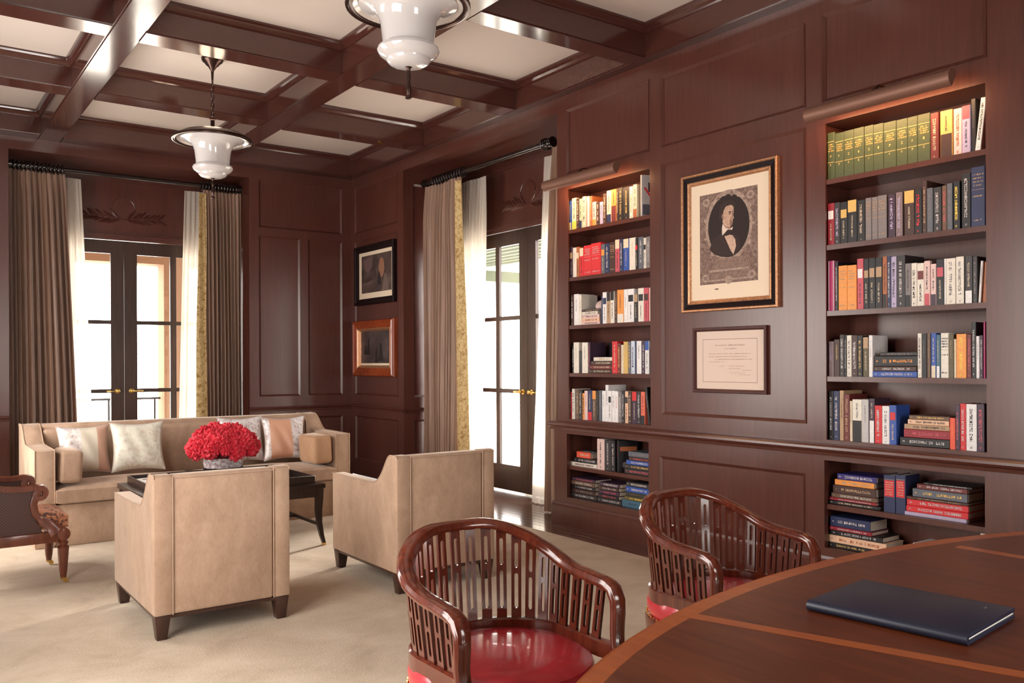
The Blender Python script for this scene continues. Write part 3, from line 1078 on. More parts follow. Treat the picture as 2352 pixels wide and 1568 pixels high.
ROWS = {
'LA':(2.62,[(5.902,0.0352,0.264,'blue','cream','b'),(5.865,0.0612,0.282,'cream','yellow','b'),(5.803,0.042,0.27,'brown','cream','t'),(5.759,0.0341,0.26,'sage','navy','b'),(5.723,0.0434,0.275,'cream','black','t'),(5.679,0.025,0.269,'mauve','cream','t'),(5.652,0.0249,0.267,'ivory','tan','n'),(5.626,0.032,0.264,'rust','cream','t'),(5.592,0.0483,0.208,'pink','orange','b'),(5.543,0.0447,0.201,'brown','cream','t'),(5.496,0.0422,0.194,'lilac','black','n'),(5.452,0.0408,0.256,'brown','cream','t'),(5.41,0.0563,0.275,'cream','navy','b'),(5.352,0.0594,0.275,'orange','maroon','B'),(5.291,0.0228,0.275,'brown','cream','t'),(5.266,0.0535,0.275,'black','gold','t'),(5.211,0.0774,0.27,'black','gold','t'),(5.133,0.0407,0.264,'ivory','orange','t'),(5.09,0.0449,0.273,'cream','rust','b')]),
'LB':(2.194,[(5.894,0.0406,0.276,'plum','tan','s'),(5.852,0.0501,0.264,'ivory','tan','n'),(5.8,0.0366,0.266,'rust','cream','s'),(5.762,0.0523,0.25,'red','cream','u'),(5.708,0.0991,0.266,'red','white','h'),(5.607,0.1225,0.274,'red','white','h'),(5.483,0.0462,0.254,'slate','orange','s'),(5.436,0.0566,0.255,'navy','white','t'),(5.377,0.0706,0.258,'brown','tan','h'),(5.305,0.054,0.271,'rose','cream','u'),(5.25,0.0418,0.271,'navy','white','t'),(5.206,0.065,0.265,'blue','cream','u'),(5.14,0.0733,0.266,'ivory','tan','n'),(5.065,0.0281,0.26,'black','red','s'),(5.035,0.0588,0.261,'slate','white','t'),(4.975,0.0293,0.249,'ivory','black','s'),(4.944,0.0505,0.254,'grey','white','t')]),
'LC':(1.768,[(5.88,0.0372,0.271,'brown','white','t'),(5.841,0.0658,0.276,'white','grey','n'),(5.774,0.0325,0.268,'ivory','grey','n'),(5.485,0.0181,0.245,'navy','white','n'),(5.465,0.0521,0.268,'white','navy','s'),(5.411,0.0467,0.264,'tan','black','u'),(5.363,0.0462,0.269,'ivory','black','u'),(5.315,0.0316,0.271,'brown','tan','t'),(5.282,0.0766,0.275,'orange','ivory','b'),(5.204,0.0445,0.274,'white','grey','n'),(5.158,0.0722,0.274,'white','black','s'),(5.085,0.0455,0.226,'black','tan','u'),(5.037,0.0647,0.272,'ivory','black','s'),(4.971,0.0561,0.271,'rose','brown','s'),(4.913,0.0179,0.268,'pink','rose','n')]),
'LD':(1.343,[(5.872,0.0252,0.242,'black','white','t'),(5.846,0.0711,0.271,'ivory','grey','n'),(5.773,0.0415,0.197,'charcoal','grey','n'),(5.73,0.0745,0.268,'ivory','black','n'),(5.654,0.0252,0.267,'plum','rose','t'),(5.346,0.0648,0.269,'red','cream','t'),(5.28,0.0371,0.252,'maroon','gold','t'),(5.242,0.0299,0.239,'cream','tan','n'),(5.21,0.0514,0.264,'gold','cream','h'),(5.157,0.0327,0.261,'slate','gold','t'),(5.123,0.0436,0.268,'paleblue','navy','t'),(5.078,0.0175,0.264,'navy','white','n'),(5.059,0.054,0.267,'white','plum','n'),(5.003,0.0424,0.262,'plum','white','t'),(4.959,0.0452,0.265,'white','blue','u'),(4.913,0.0136,0.218,'black','rose','n')]),
'LE':(0.937,[(5.909,0.0348,0.24,'red','white','t'),(5.87,0.0358,0.267,'ivory','brown','t'),(5.815,0.0341,0.26,'umber','cream','t'),(5.78,0.0455,0.257,'charcoal','cream','t'),(5.733,0.0296,0.232,'orange','black','t'),(5.701,0.0409,0.254,'pink','rust','n'),(5.659,0.0557,0.26,'navy','red','b'),(5.602,0.0487,0.257,'umber','orange','u'),(5.552,0.0383,0.258,'black','olive','t'),(5.512,0.033,0.263,'slate','white','n'),(5.477,0.0413,0.26,'white','grey','n'),(5.434,0.0361,0.31,'white','black','n'),(5.396,0.0381,0.262,'white','black','s'),(5.356,0.0402,0.263,'white','black','n'),(5.314,0.0374,0.26,'white','red','n'),(5.276,0.0417,0.257,'grey','white','t'),(5.232,0.0333,0.266,'black','white','t'),(5.198,0.0387,0.263,'peach','charcoal','s'),(5.157,0.0417,0.26,'brown','cream','t'),(5.11,0.0547,0.261,'plum','red','u'),(5.053,0.0407,0.263,'charcoal','white','t'),(5.011,0.0458,0.264,'coral','black','b')]),
'RA':(2.607,[(3.303,0.0521,0.304,'green','gold','g'),(3.25,0.0621,0.291,'green','gold','g'),(3.186,0.0697,0.292,'green','gold','g'),(3.115,0.0688,0.292,'green','gold','g'),(3.044,0.0612,0.291,'green','gold','g'),(2.982,0.065,0.287,'green','gold','g'),(2.915,0.0793,0.283,'green','gold','g'),(2.834,0.0694,0.281,'green','gold','g'),(2.763,0.0606,0.28,'green','gold','g'),(2.701,0.0751,0.28,'green','gold','g'),(2.624,0.0485,0.272,'maroon','cream','t'),(2.568,0.0704,0.271,'gold','brown','B'),(2.49,0.0464,0.265,'pink','rust','t'),(2.442,0.0456,0.27,'lilac','rose','u')]),
'RB':(2.187,[(3.302,0.0478,0.271,'crimson','white','s'),(3.253,0.038,0.269,'charcoal','lilac','t'),(3.213,0.0525,0.265,'black','gold','s'),(3.159,0.0634,0.269,'black','gold','u'),(3.094,0.0535,0.26,'black','cream','t'),(3.037,0.0396,0.265,'grey','tan','h'),(2.995,0.0396,0.264,'grey','tan','h'),(2.954,0.0567,0.267,'grey','tan','h'),(2.888,0.0448,0.265,'plum','lilac','t'),(2.839,0.0414,0.268,'greymauve','lilac','t'),(2.788,0.0642,0.268,'brown','gold','u'),(2.722,0.0434,0.266,'black','red','t'),(2.675,0.0266,0.31,'brown','tan','t'),(2.647,0.0354,0.262,'slate','grey','t'),(2.61,0.0458,0.26,'charcoal','white','t'),(2.56,0.028,0.263,'umber','rose','t'),(2.53,0.0311,0.27,'slate','grey','t'),(2.494,0.036,0.276,'black','yellow','t'),(2.448,0.0504,0.312,'black','white','t'),(2.394,0.0769,0.336,'navy','tan','h')]),
'RC':(1.762,[(3.303,0.0497,0.324,'magenta','white','v'),(3.252,0.0217,0.318,'black','white','t'),(3.227,0.0617,0.286,'orange','tan','h'),(3.164,0.0634,0.283,'orange','tan','h'),(3.096,0.042,0.318,'rose','white','s'),(3.053,0.0346,0.314,'black','tan','s'),(3.017,0.0421,0.315,'black','tan','s'),(2.973,0.046,0.313,'black','tan','s'),(2.925,0.0289,0.315,'rust','black','b'),(2.895,0.0231,0.314,'navy','white','t'),(2.87,0.0337,0.309,'lilac','black','t'),(2.835,0.052,0.312,'charcoal','white','t'),(2.782,0.0354,0.259,'grey','black','b'),(2.745,0.0324,0.258,'ivory','black','t'),(2.711,0.0448,0.254,'ivory','maroon','s'),(2.665,0.0341,0.263,'pink','rose','b'),(2.629,0.0337,0.242,'pink','plum','b'),(2.594,0.0456,0.265,'black','rose','s'),(2.547,0.0108,0.265,'white','grey','n'),(2.535,0.0519,0.264,'ivory','grey','t'),(2.481,0.0439,0.269,'ivory','grey','t'),(2.431,0.0408,0.267,'charcoal','white','b')]),
'RD':(1.343,[(3.303,0.0382,0.226,'greymauve','lilac','n'),(3.262,0.0404,0.237,'brown','gold','n'),(3.22,0.0319,0.267,'charcoal','white','t'),(3.186,0.0138,0.266,'black','white','t'),(3.171,0.0347,0.262,'ivory','grey','t'),(3.135,0.0408,0.258,'brown','white','t'),(3.093,0.0307,0.257,'black','gold','t'),(3.06,0.0386,0.247,'olive','tan','u'),(3.018,0.0243,0.258,'white','grey','n'),(2.708,0.0254,0.261,'ivory','plum','t'),(2.682,0.0285,0.26,'black','grey','n'),(2.651,0.021,0.259,'umber','tan','n'),(2.626,0.0291,0.261,'blue','cream','b'),(2.596,0.0222,0.25,'teal','white','b'),(2.571,0.0465,0.259,'ivory','plum','h'),(2.523,0.0265,0.25,'olive','tan','n'),(2.495,0.0135,0.223,'cream','yellow','n'),(2.48,0.055,0.251,'orange','yellow','t'),(2.423,0.0251,0.247,'maroon','rose','t'),(2.395,0.0228,0.316,'black','white','t'),(2.37,0.018,0.236,'white','grey','n'),(2.351,0.0199,0.24,'plum','white','t'),(2.329,0.0106,0.316,'magenta','white','n')]),
'RE':(0.935,[(3.301,0.0327,0.313,'black','white','t'),(3.267,0.0398,0.314,'navy','white','t'),(3.224,0.0293,0.318,'tan','brown','n'),(3.189,0.0369,0.295,'maroon','tan','t'),(3.151,0.0162,0.254,'cream','brown','n'),(3.133,0.0666,0.265,'ivory','black','B'),(3.065,0.0431,0.267,'palegrey','grey','n'),(3.019,0.035,0.274,'plum','white','B'),(2.982,0.0469,0.232,'red','white','t'),(2.934,0.0487,0.231,'white','grey','t'),(2.883,0.0425,0.238,'blue','red','s'),(2.519,0.0318,0.179,'vermilion','orange','n'),(2.486,0.0251,0.254,'plum','rose','t'),(2.459,0.0312,0.263,'red','white','t'),(2.426,0.0571,0.262,'white','black','t'),(2.368,0.0419,0.264,'plum','rose','t')]),
'LF':(0.52,[(5.539,0.0915,0.262,'pink','black','t'),(5.446,0.0783,0.257,'charcoal','white','t'),(5.366,0.0445,0.258,'black','white','t')]),
'RF':(0.52,[(2.925,0.0741,0.226,'navy','red','l'),(2.849,0.0618,0.233,'navy','red','l')]),
}
STACKS = {
'LC':(1.768,[(5.742,0.241,0.026,'pink','plum'),(5.739,0.228,0.029,'peach','plum'),(5.736,0.22,0.031,'pink','brown'),(5.731,0.202,0.027,'ivory','plum'),(5.738,0.253,0.02,'charcoal','tan')]),
'LD':(1.343,[(5.645,0.295,0.034,'brown','cream'),(5.641,0.29,0.035,'maroon','cream'),(5.628,0.276,0.037,'brown','cream'),(5.581,0.232,0.031,'ivory','tan')]),
'LFa':(0.52,[(5.909,0.364,0.034,'ivory','maroon'),(5.849,0.304,0.042,'black','white'),(5.82,0.182,0.053,'vermilion','cream'),(5.736,0.175,0.015,'charcoal','grey')]),
'LFb':(0.52,[(5.202,0.298,0.041,'charcoal','rose'),(5.199,0.296,0.034,'charcoal','gold'),(5.191,0.288,0.036,'blue','white'),(5.152,0.249,0.03,'brown','rose'),(5.161,0.259,0.043,'slate','grey')]),
'LGa':(0.242,[(5.905,0.355,0.039,'charcoal','white'),(5.903,0.329,0.036,'brown','grey'),(5.903,0.323,0.035,'black','white'),(5.894,0.315,0.037,'umber','white'),(5.887,0.314,0.028,'plum','rose')]),
'LGb':(0.242,[(5.537,0.294,0.039,'charcoal','white'),(5.532,0.249,0.032,'black','rose'),(5.526,0.248,0.036,'plum','rose'),(5.523,0.245,0.032,'brown','white'),(5.515,0.248,0.034,'plum','white')]),
'LGc':(0.242,[(5.233,0.308,0.059,'teal','navy'),(5.208,0.283,0.032,'olive','yellow'),(5.198,0.273,0.037,'charcoal','olive'),(5.188,0.263,0.045,'blue','white'),(5.187,0.272,0.038,'charcoal','white')]),
'RD':(1.343,[(2.992,0.279,0.035,'blue','white'),(2.987,0.269,0.03,'brown','white'),(2.987,0.276,0.064,'black','orange'),(2.944,0.234,0.022,'charcoal','grey')]),
'RE':(0.935,[(2.817,0.295,0.05,'black','white'),(2.796,0.274,0.049,'crimson','rose'),(2.795,0.271,0.03,'tan','brown'),(2.769,0.245,0.029,'peach','brown'),(2.763,0.239,0.025,'umber','gold')]),
'RFa':(0.52,[(3.305,0.348,0.024,'black','cream'),(3.303,0.327,0.018,'crimson','white'),(3.288,0.313,0.03,'umber','white'),(3.272,0.296,0.054,'brown','tan'),(3.261,0.271,0.035,'orange','tan'),(3.245,0.266,0.038,'navyv','white')]),
'RFb':(0.52,[(2.79,0.362,0.022,'lilac','white'),(2.783,0.363,0.037,'red','white'),(2.781,0.361,0.038,'red','white'),(2.78,0.36,0.017,'brown','tan'),(2.743,0.318,0.049,'slate','gold'),(2.719,0.292,0.029,'maroon','white'),(2.675,0.279,0.014,'black','white')]),
'RG':(0.242,[(3.307,0.289,0.03,'black','gold'),(3.311,0.4,0.047,'peach','rust'),(3.297,0.358,0.033,'black','white'),(3.297,0.291,0.024,'crimson','white'),(3.294,0.276,0.065,'navy','white')]),
}


XF = 4.957
SZ = {'A': 2.613, 'B': 2.19, 'C': 1.765, 'D': 1.343, 'E': 0.935, 'F': 0.52, 'G': 0.2415}
for k, (z, rows) in ROWS.items():
    z = SZ[k[1]]
    for i, (y, t, h, c, a, st) in enumerate(rows):
        rr = random.Random(sum(map(ord, k)) * 100 + i)
        o = book(t, h, min(0.215, max(0.14, h * 0.68)) + rr.uniform(-0.008, 0.008), c, a, st, 'upright books, %s, %s' % (SHN[k[1]], CASE[k[0]]))
        o.location = (XF + rr.uniform(0, 0.006), y - t / 2, z + 0.0002)
        desc = (word(c) + ' upright book ' + STYW[st].format(word(a))).strip()
        o['label'] = '%s, %s along the %s, %s' % (desc, ORD[i], SHN[k[1]], CASE[k[0]])
    # nothing else on this row
for k, (z, rows) in STACKS.items():
    n = len(rows)
    zz = SZ[k[1]] + 0.0003
    which = {'a': 'left stack', 'b': 'middle stack', 'c': 'right stack'}.get(k[2:3], 'stack') if k[:2] == 'LG' else {'a': 'left stack', 'b': 'right stack'}.get(k[2:3], 'stack')
    for i, (y, L, t, c, a) in enumerate(rows):
        o = book(t, L, 0.20 if k[1] in 'FG' else 0.17, c, a, 't', 'lying books, %s, %s' % (SHN[k[1]], CASE[k[0]]))
        o.rotation_euler = (PI / 2, 0, 0)
        o.location = (XF + 0.004 + (0.004 * (i % 3)), y, zz + t / 2)
        zz += t + 0.0002
        pos = 'bottom' if i == 0 else 'top' if i == n - 1 else ORD[i] + ' up'
        o['label'] = 'lying %s book, %s in %s, %s, %s' % (word(c), pos, which, SHN[k[1]], CASE[k[0]])

# ---- the odd ones out: leaning, face-out and slipcase books


def special(o, loc, rot, label):
    o.location, o.rotation_euler = loc, rot
    o['label'] = label
    return o


def cover_art(o, t, h, d, items):
    """flat print on the cover side y=-t/2"""
    for (nm, c, kind, a0, a1, b0, b1) in items:
        g = G()
        yy = -t / 2 - 0.0006
        if kind == 'r':
            g.add([(a0 * d, yy, b0 * h), (a1 * d, yy, b0 * h), (a1 * d, yy, b1 * h), (a0 * d, yy, b1 * h)], [(0, 1, 2, 3)])
        elif kind == 'q':
            g.add([(a0 * d, yy - 0.0002, b0 * h), ((a0 + 0.09) * d, yy - 0.0002, b0 * h), ((a1 + 0.09) * d, yy - 0.0002, b1 * h), (a1 * d, yy - 0.0002, b1 * h)], [(0, 1, 2, 3)])
        else:
            n = 20
            g.add([((a0 + a1) / 2 * d + (a1 - a0) / 2 * d * math.cos(2 * PI * k / n), yy - 0.0003, (b0 + b1) / 2 * h + (b1 - b0) / 2 * h * math.sin(2 * PI * k / n)) for k in range(n)], [tuple(range(n))])
        g.build(nm, bmat(c), o)


# magazine leaning face-out at the right end of the top shelf
o = book(0.02, 0.34, 0.20, 'palegrey', 'charcoal', 'n', 'leaning books')
cover_art(o, 0.02, 0.34, 0.20, [('cover_print', 'charcoal', 'r', 0.3, 1.0, 0.6, 0.82), ('cover_print', 'slate', 'r', 0.05, 1.0, 0.05, 0.3), ('cover_stripe', 'red', 'q', 0.75, 0.1, 0.15, 0.7)])
special(o, (XF + 0.012, 5.008, 2.614), (math.radians(0), 0, math.radians(-22)), 'grey magazine with a red stripe, turned cover-out on the top shelf, door-side bookcase')
o = book(0.024, 0.30, 0.19, 'black', 'white', 'n', 'leaning books')
special(o, (XF + 0.004, 4.918, 0.9385), (math.radians(-7), 0, 0), 'black book leaning at the end of the fifth shelf, door-side bookcase')
o = book(0.03, 0.262, 0.18, 'black', 'red', 'n', 'leaning books')
cover_art(o, 0.03, 0.262, 0.18, [('cover_title', 'rust', 'r', 0.08, 0.92, 0.66, 0.8), ('cover_figure', 'grey', 'o', 0.2, 0.42, 0.12, 0.32), ('cover_figure', 'grey', 'o', 0.55, 0.72, 0.08, 0.26)])
special(o, (XF + 0.01, 5.292, 0.521), (0, 0, math.radians(-20)), 'black book with rust title turned cover-out between the stacks, door-side bookcase')
# black book with a sculpted head on the cover, behind the lying stack
o = book(0.022, 0.268, 0.21, 'black', 'grey', 'n', 'leaning books')
cover_art(o, 0.022, 0.268, 0.21, [('cover_head', 'palegrey', 'o', 0.28, 0.62, 0.55, 0.98), ('cover_neck', 'grey', 'r', 0.36, 0.58, 0.4, 0.62), ('cover_band', 'black', 'r', 0.26, 0.64, 0.74, 0.79)])
special(o, (XB - 0.06, 5.60, 1.3435), (0, 0, math.radians(-90)), 'black book showing a grey head, standing behind the lying stack, door-side bookcase')
# pale domed paperweight on the lying books of the third shelf
o = G().lathe([(0.05, 0), (0.06, 0.012), (0.06, 0.03), (0.05, 0.052), (0.034, 0.068), (0.015, 0.076), (0.003, 0.077)], 24).build('paperweight', bmat('pink'), smooth=True)
tag(o, 'pale domed paperweight on the lying books of the third shelf', 'paperweight')
o.location = (XF + 0.09, 5.56, 1.765 + 0.1345)
# desk-side bookcase
o = book(0.026, 0.30, 0.19, 'black', 'slate', 'n', 'leaning books')
special(o, (XF + 0.008, 2.382, 2.6135), (0, 0, 0), 'black book upright behind the leaning white one on the top shelf, desk-side bookcase')
o = book(0.030, 0.29, 0.18, 'white', 'charcoal', 't', 'leaning books')
special(o, (XF + 0.002, 2.356, 2.6180), (math.radians(6.5), 0, 0), 'white book with dark lettering leaning at the end of the top shelf, desk-side bookcase')
o = book(0.024, 0.262, 0.17, 'charcoal', 'grey', 't', 'leaning books')
special(o, (XF + 0.004, 2.3755, 1.7655), (0, 0, 0), 'charcoal book upright beside the leaning white one, third shelf, desk-side bookcase')
o = book(0.014, 0.232, 0.17, 'white', 'grey', 'n', 'leaning books')
special(o, (XF + 0.002, 2.350, 1.7665), (math.radians(3.5), 0, 0), 'thin white book leaning near the end of the third shelf, desk-side bookcase')
o = book(0.026, 0.225, 0.17, 'rust', 'brown', 'n', 'leaning books')
special(o, (XF + 0.012, 2.327, 1.7665), (math.radians(3.5), 0, 0), 'rust brown book leaning at the end of the third shelf, desk-side bookcase')
o = book(0.115, 0.27, 0.2, 'white', 'charcoal', 't', 'leaning books')
o.rotation_euler = (PI / 2, 0, 0)
o.location = (XF + 0.01, 2.745, 0.2425 + 0.0575)
o['label'] = 'thick white book lying alone on the lowest shelf, desk-side bookcase'
o = book(0.03, 0.235, 0.19, 'ivory', 'grey', 'n', 'leaning books')
special(o, (XF + 0.01, 2.34, 0.243), (0, 0, 0), 'ivory book upright in the corner of the lowest shelf, desk-side bookcase')

# ================================================================ picture lights over the bookcases


def picture_light(y0, y1, label):
    yc = (y0 + y1) / 2
    L = y1 - y0
    r = empty('picture_light', (4.75, yc, 2.945))
    R = 0.052
    n = 12
    g = G()
    ang = [math.radians(42 + 216 * k / n) for k in range(n + 1)]
    outer = [(R * math.cos(a), R * 0.95 * math.sin(a) + 0.05) for a in ang]
    inner = [((R - 0.004) * math.cos(a), (R - 0.004) * 0.95 * math.sin(a) + 0.05) for a in reversed(ang)]
    g.prism(outer + inner, -L / 2, L / 2, lambda a, q, t: (a, t, q))
    g.build('hood', BRONZE2, r, smooth=True)
    for s in (-1, 1):
        G().prism(outer, s * (L / 2), s * (L / 2 + 0.004), lambda a, q, t: (a, t, q)).build('end_cap', BRONZE2, r)
    g = G()
    g.tube([(0, 0, 0.10), (0.03, 0, 0.125), (0.09, 0, 0.13), (0.16, 0, 0.115), (0.178, 0, 0.10)], circ(0.009, 8))
    g.lathe([(0.016, 0), (0.02, 0.006), (0.012, 0.014)], 12, (0, 0, 0.097))
    g.build('bracket', BRONZE, r, smooth=True)
    G().prism([(0.03 * math.cos(2 * PI * k / 14), 0.1 + 0.03 * math.sin(2 * PI * k / 14)) for k in range(14)], 0.168, 0.18, lambda a, q, t: (t, a, q)).build('wall_plate', BRONZE, r)
    G().tube([(0.0, -L / 2 + 0.02, 0.055), (0.0, L / 2 - 0.02, 0.055)], circ(0.011, 8)).build('lamp_tube', M['lamp_glow'], r, smooth=True)
    l = bpy.data.lights.new('picture_light_glow', 'AREA')
    l.shape = 'RECTANGLE'
    l.size, l.size_y = 0.05, L - 0.06
    l.energy = PL_W
    l.color = (1.0, 0.55, 0.26)
    lo = bpy.data.objects.new('picture_light_glow', l)
    COL.objects.link(lo)
    lo.parent = r
    lo.location = (0.022, 0, 0.034)
    lo.rotation_euler = (0, math.radians(-38), 0)
    return tag(r, label, 'picture light', 'picture lights over the bookcases')


m, nt, b = new_mat('lamp_glow')
b.inputs['Base Color'].default_value = (1, 0.8, 0.6, 1)
b.inputs['Emission Color'].default_value = (1.0, 0.62, 0.34, 1)
b.inputs['Emission Strength'].default_value = 3.0
picture_light(5.05, 5.966, 'long bronze hooded picture light over the door-side bookcase')
picture_light(2.39, 3.295, 'long bronze hooded picture light over the desk-side bookcase')

# ================================================================ pictures


def frame_ring(g, y0, y1, z0, z1, prof, base):
    """prof: (inset, rise) pairs from outer edge to inner; frame hangs on x=base facing -x"""
    corners = lambda i: [(y0 + i, z0 + i), (y1 - i, z0 + i), (y1 - i, z1 - i), (y0 + i, z1 - i)]
    n = len(prof)
    vs = []
    for (i, rz) in prof:
        vs += [(base - rz, p[0], p[1]) for p in corners(i)]
    fs = []
    for k in range(n - 1):
        for q in range(4):
            q2 = (q + 1) % 4
            fs.append((k * 4 + q, k * 4 + q2, (k + 1) * 4 + q2, (k + 1) * 4 + q))
    g.add(vs, fs)


def local(root, x, yc, zc):
    root.location = (x, yc, zc)


def flat(name, pts, mat, parent, lift):
    """flat print shape; pts in picture coords (right, up), viewed from the room"""
    v = [(-lift, -a, b_) for a, b_ in pts]
    return G().add(v, [tuple(range(len(v)))]).build(name, mat, parent)


def rect(w, h, cx=0, cy=0):
    return [(cx - w / 2, cy - h / 2), (cx + w / 2, cy - h / 2), (cx + w / 2, cy + h / 2), (cx - w / 2, cy + h / 2)]


def oval(w, h, cx=0, cy=0, n=40):
    return [(cx + w / 2 * math.cos(2 * PI * k / n), cy + h / 2 * math.sin(2 * PI * k / n)) for k in range(n)]


# framed engraved portrait
PX = XW + 0.014
pr_ = empty('framed_portrait', (PX, 4.09, 2.326))
W2, H2 = 0.435, 0.515
g = G()
frame_ring(g, -W2, W2, -H2, H2, [(0.0, 0), (0.0, 0.030), (0.006, 0.037), (0.013, 0.037), (0.018, 0.031), (0.020, 0.026)], 0)
g.build('outer_gilt_edge', GILT, pr_)
g = G()
frame_ring(g, -W2, W2, -H2, H2, [(0.020, 0.0), (0.020, 0.026), (0.040, 0.022), (0.058, 0.018), (0.058, 0)], 0)
g.build('black_frame', BLACKL, pr_)
g = G()
frame_ring(g, -W2, W2, -H2, H2, [(0.058, 0.0), (0.058, 0.024), (0.064, 0.027), (0.074, 0.022), (0.082, 0.014), (0.086, 0.009), (0.086, 0)], 0)
g.build('inner_gilt_edge', GILT, pr_)
mo = G().box(-0.009, 0, -(W2 - 0.084), W2 - 0.084, -(H2 - 0.084), H2 - 0.084).build('mat', MATB, pr_)
m, nt, b = new_mat('engraving_ink')
f = noise(nt, 26, detail=6, rough=0.7, dist=2.2)
nt.links.new(ramp(nt, f, [(0.32, (0.10, 0.055, 0.045)), (0.5, (0.20, 0.125, 0.10)), (0.66, (0.34, 0.23, 0.19))]), b.inputs['Base Color'])
b.inputs['Roughness'].default_value = 0.85
INK = m
DARK = plain('print_black', (0.022, 0.011, 0.010), 0.8)
SKINP = plain('print_skin', (0.50, 0.31, 0.22), 0.8, var=0.25, vs=40)
SKIND = plain('print_skin_shade', (0.26, 0.14, 0.10), 0.8)
HAIRP = plain('print_hair', (0.035, 0.018, 0.015), 0.8)
SHIRTP = plain('print_shirt', (0.55, 0.36, 0.27), 0.8, var=0.2, vs=50)
COLLP = plain('print_collar', (0.72, 0.56, 0.47), 0.8)
SEPIA = plain('print_sepia', (0.23, 0.145, 0.115), 0.8, var=0.25, vs=60)
SEPIAL = plain('print_sepia_light', (0.36, 0.25, 0.20), 0.8, var=0.3, vs=60)
eng = flat('engraving', rect(0.525, 0.665, -0.005, 0.016), INK, pr_, 0.0094)
flat('print_border', rect(0.50, 0.64, -0.005, 0.016), INK, eng, 0.0096)
flat('scroll_mount', oval(0.425, 0.51, 0.0, 0.10), SEPIAL, eng, 0.0098)
flat('oval_ground', oval(0.375, 0.455, 0.0, 0.095), DARK, eng, 0.0100)
for k in range(22):          # engraved scrollwork round the oval
    a = 2 * PI * k / 22
    flat('scroll', oval(0.035, 0.020 + 0.01 * (k % 3), 0.222 * math.cos(a), 0.088 + 0.238 * math.sin(a), 10), SEPIA if k % 2 else SEPIAL, eng, 0.0101)
for (cx_, cy_) in ((-0.215, -0.27), (0.205, -0.27), (-0.205, 0.29), (0.195, 0.29)):
    flat('corner_scroll', oval(0.07, 0.06, cx_, cy_, 14), SEPIAL, eng, 0.0101)
    flat('corner_scroll', oval(0.035, 0.03, cx_, cy_, 12), SEPIA, eng, 0.0103)
flat('plinth', [(-0.155, -0.215), (0.165, -0.215), (0.135, -0.135), (-0.115, -0.135)], SEPIA, eng, 0.0104)
flat('plinth', rect(0.36, 0.016, 0, -0.222), SEPIAL, eng, 0.0106)
flat('plinth', rect(0.32, 0.05, 0, -0.262), SEPIA, eng, 0.0105)
flat('plinth', rect(0.40, 0.012, 0, -0.292), SEPIAL, eng, 0.0106)
flat('cartouche', oval(0.07, 0.06, 0.0, -0.295, 16), SEPIAL, eng, 0.0108)
# the sitter: dark coat, pale shirt front, bow tie, dark hair, face in three-quarter view
flat('coat', [(-0.175, -0.06), (-0.15, 0.0), (-0.09, 0.035), (-0.045, 0.065), (0.03, 0.06), (0.07, 0.02), (0.1, -0.02), (0.11, -0.08), (0.06, -0.122), (-0.06, -0.125), (-0.13, -0.1)], plain('print_coat', (0.036, 0.018, 0.017), 0.8), eng, 0.0104)
flat('shirt_front', [(-0.035, 0.022), (0.032, 0.03), (0.062, -0.01), (0.068, -0.06), (0.045, -0.118), (0.02, -0.085)], SHIRTP, eng, 0.0106)
flat('neck', [(-0.045, 0.075), (0.015, 0.06), (0.015, 0.11), (-0.05, 0.125)], SKIND, eng, 0.0107)
flat('collar', [(-0.056, 0.03), (-0.034, 0.045), (0.0, 0.072), (0.034, 0.06), (0.042, 0.082), (0.012, 0.072), (-0.022, 0.08), (-0.05, 0.115), (-0.058, 0.085)], COLLP, eng, 0.0108)
flat('bow_tie', [(-0.028, 0.028), (-0.006, 0.06), (0.02, 0.05), (0.048, 0.064), (0.04, 0.02), (0.012, 0.03)], DARK, eng, 0.0110)
flat('hair', [(-0.085, 0.175), (-0.08, 0.14), (-0.06, 0.15), (-0.05, 0.2), (-0.02, 0.236), (0.02, 0.242), (0.05, 0.228), (0.060, 0.205), (0.066, 0.235), (0.052, 0.262), (0.02, 0.280), (-0.04, 0.274), (-0.078, 0.24)], HAIRP, eng, 0.0112)
flat('face', [(-0.052, 0.125), (-0.02, 0.088), (0.016, 0.082), (0.034, 0.094), (0.042, 0.118), (0.040, 0.135), (0.052, 0.142), (0.044, 0.165), (0.050, 0.19), (0.048, 0.222), (0.03, 0.245), (-0.005, 0.248), (-0.034, 0.235), (-0.046, 0.19)], SKINP, eng, 0.0110)
flat('cheek_shade', [(0.016, 0.084), (0.034, 0.094), (0.042, 0.118), (0.030, 0.13), (0.026, 0.16), (0.012, 0.12)], SKIND, eng, 0.0112)
flat('brow', [(-0.004, 0.188), (0.012, 0.197), (0.028, 0.193), (0.028, 0.185), (0.012, 0.187)], HAIRP, eng, 0.0113)
flat('brow', [(0.034, 0.193), (0.046, 0.196), (0.046, 0.188), (0.036, 0.186)], HAIRP, eng, 0.0113)
flat('eye', oval(0.018, 0.008, 0.014, 0.178, 10), HAIRP, eng, 0.0113)
flat('eye', oval(0.009, 0.007, 0.040, 0.178, 10), HAIRP, eng, 0.0113)
flat('nose_shade', [(0.030, 0.178), (0.036, 0.15), (0.030, 0.142), (0.044, 0.14), (0.038, 0.178)], SKIND, eng, 0.0113)
flat('mouth', [(0.012, 0.118), (0.038, 0.121), (0.036, 0.114), (0.016, 0.113)], SKIND, eng, 0.0113)
flat('ear', oval(0.018, 0.034, -0.052, 0.17, 12), SKIND, eng, 0.0113)
flat('signature', oval(0.04, 0.012, -0.11, -0.355, 10), SEPIA, mo, 0.0096)
tag(pr_, 'engraved oval portrait of a man in a black and gilt frame', 'picture')

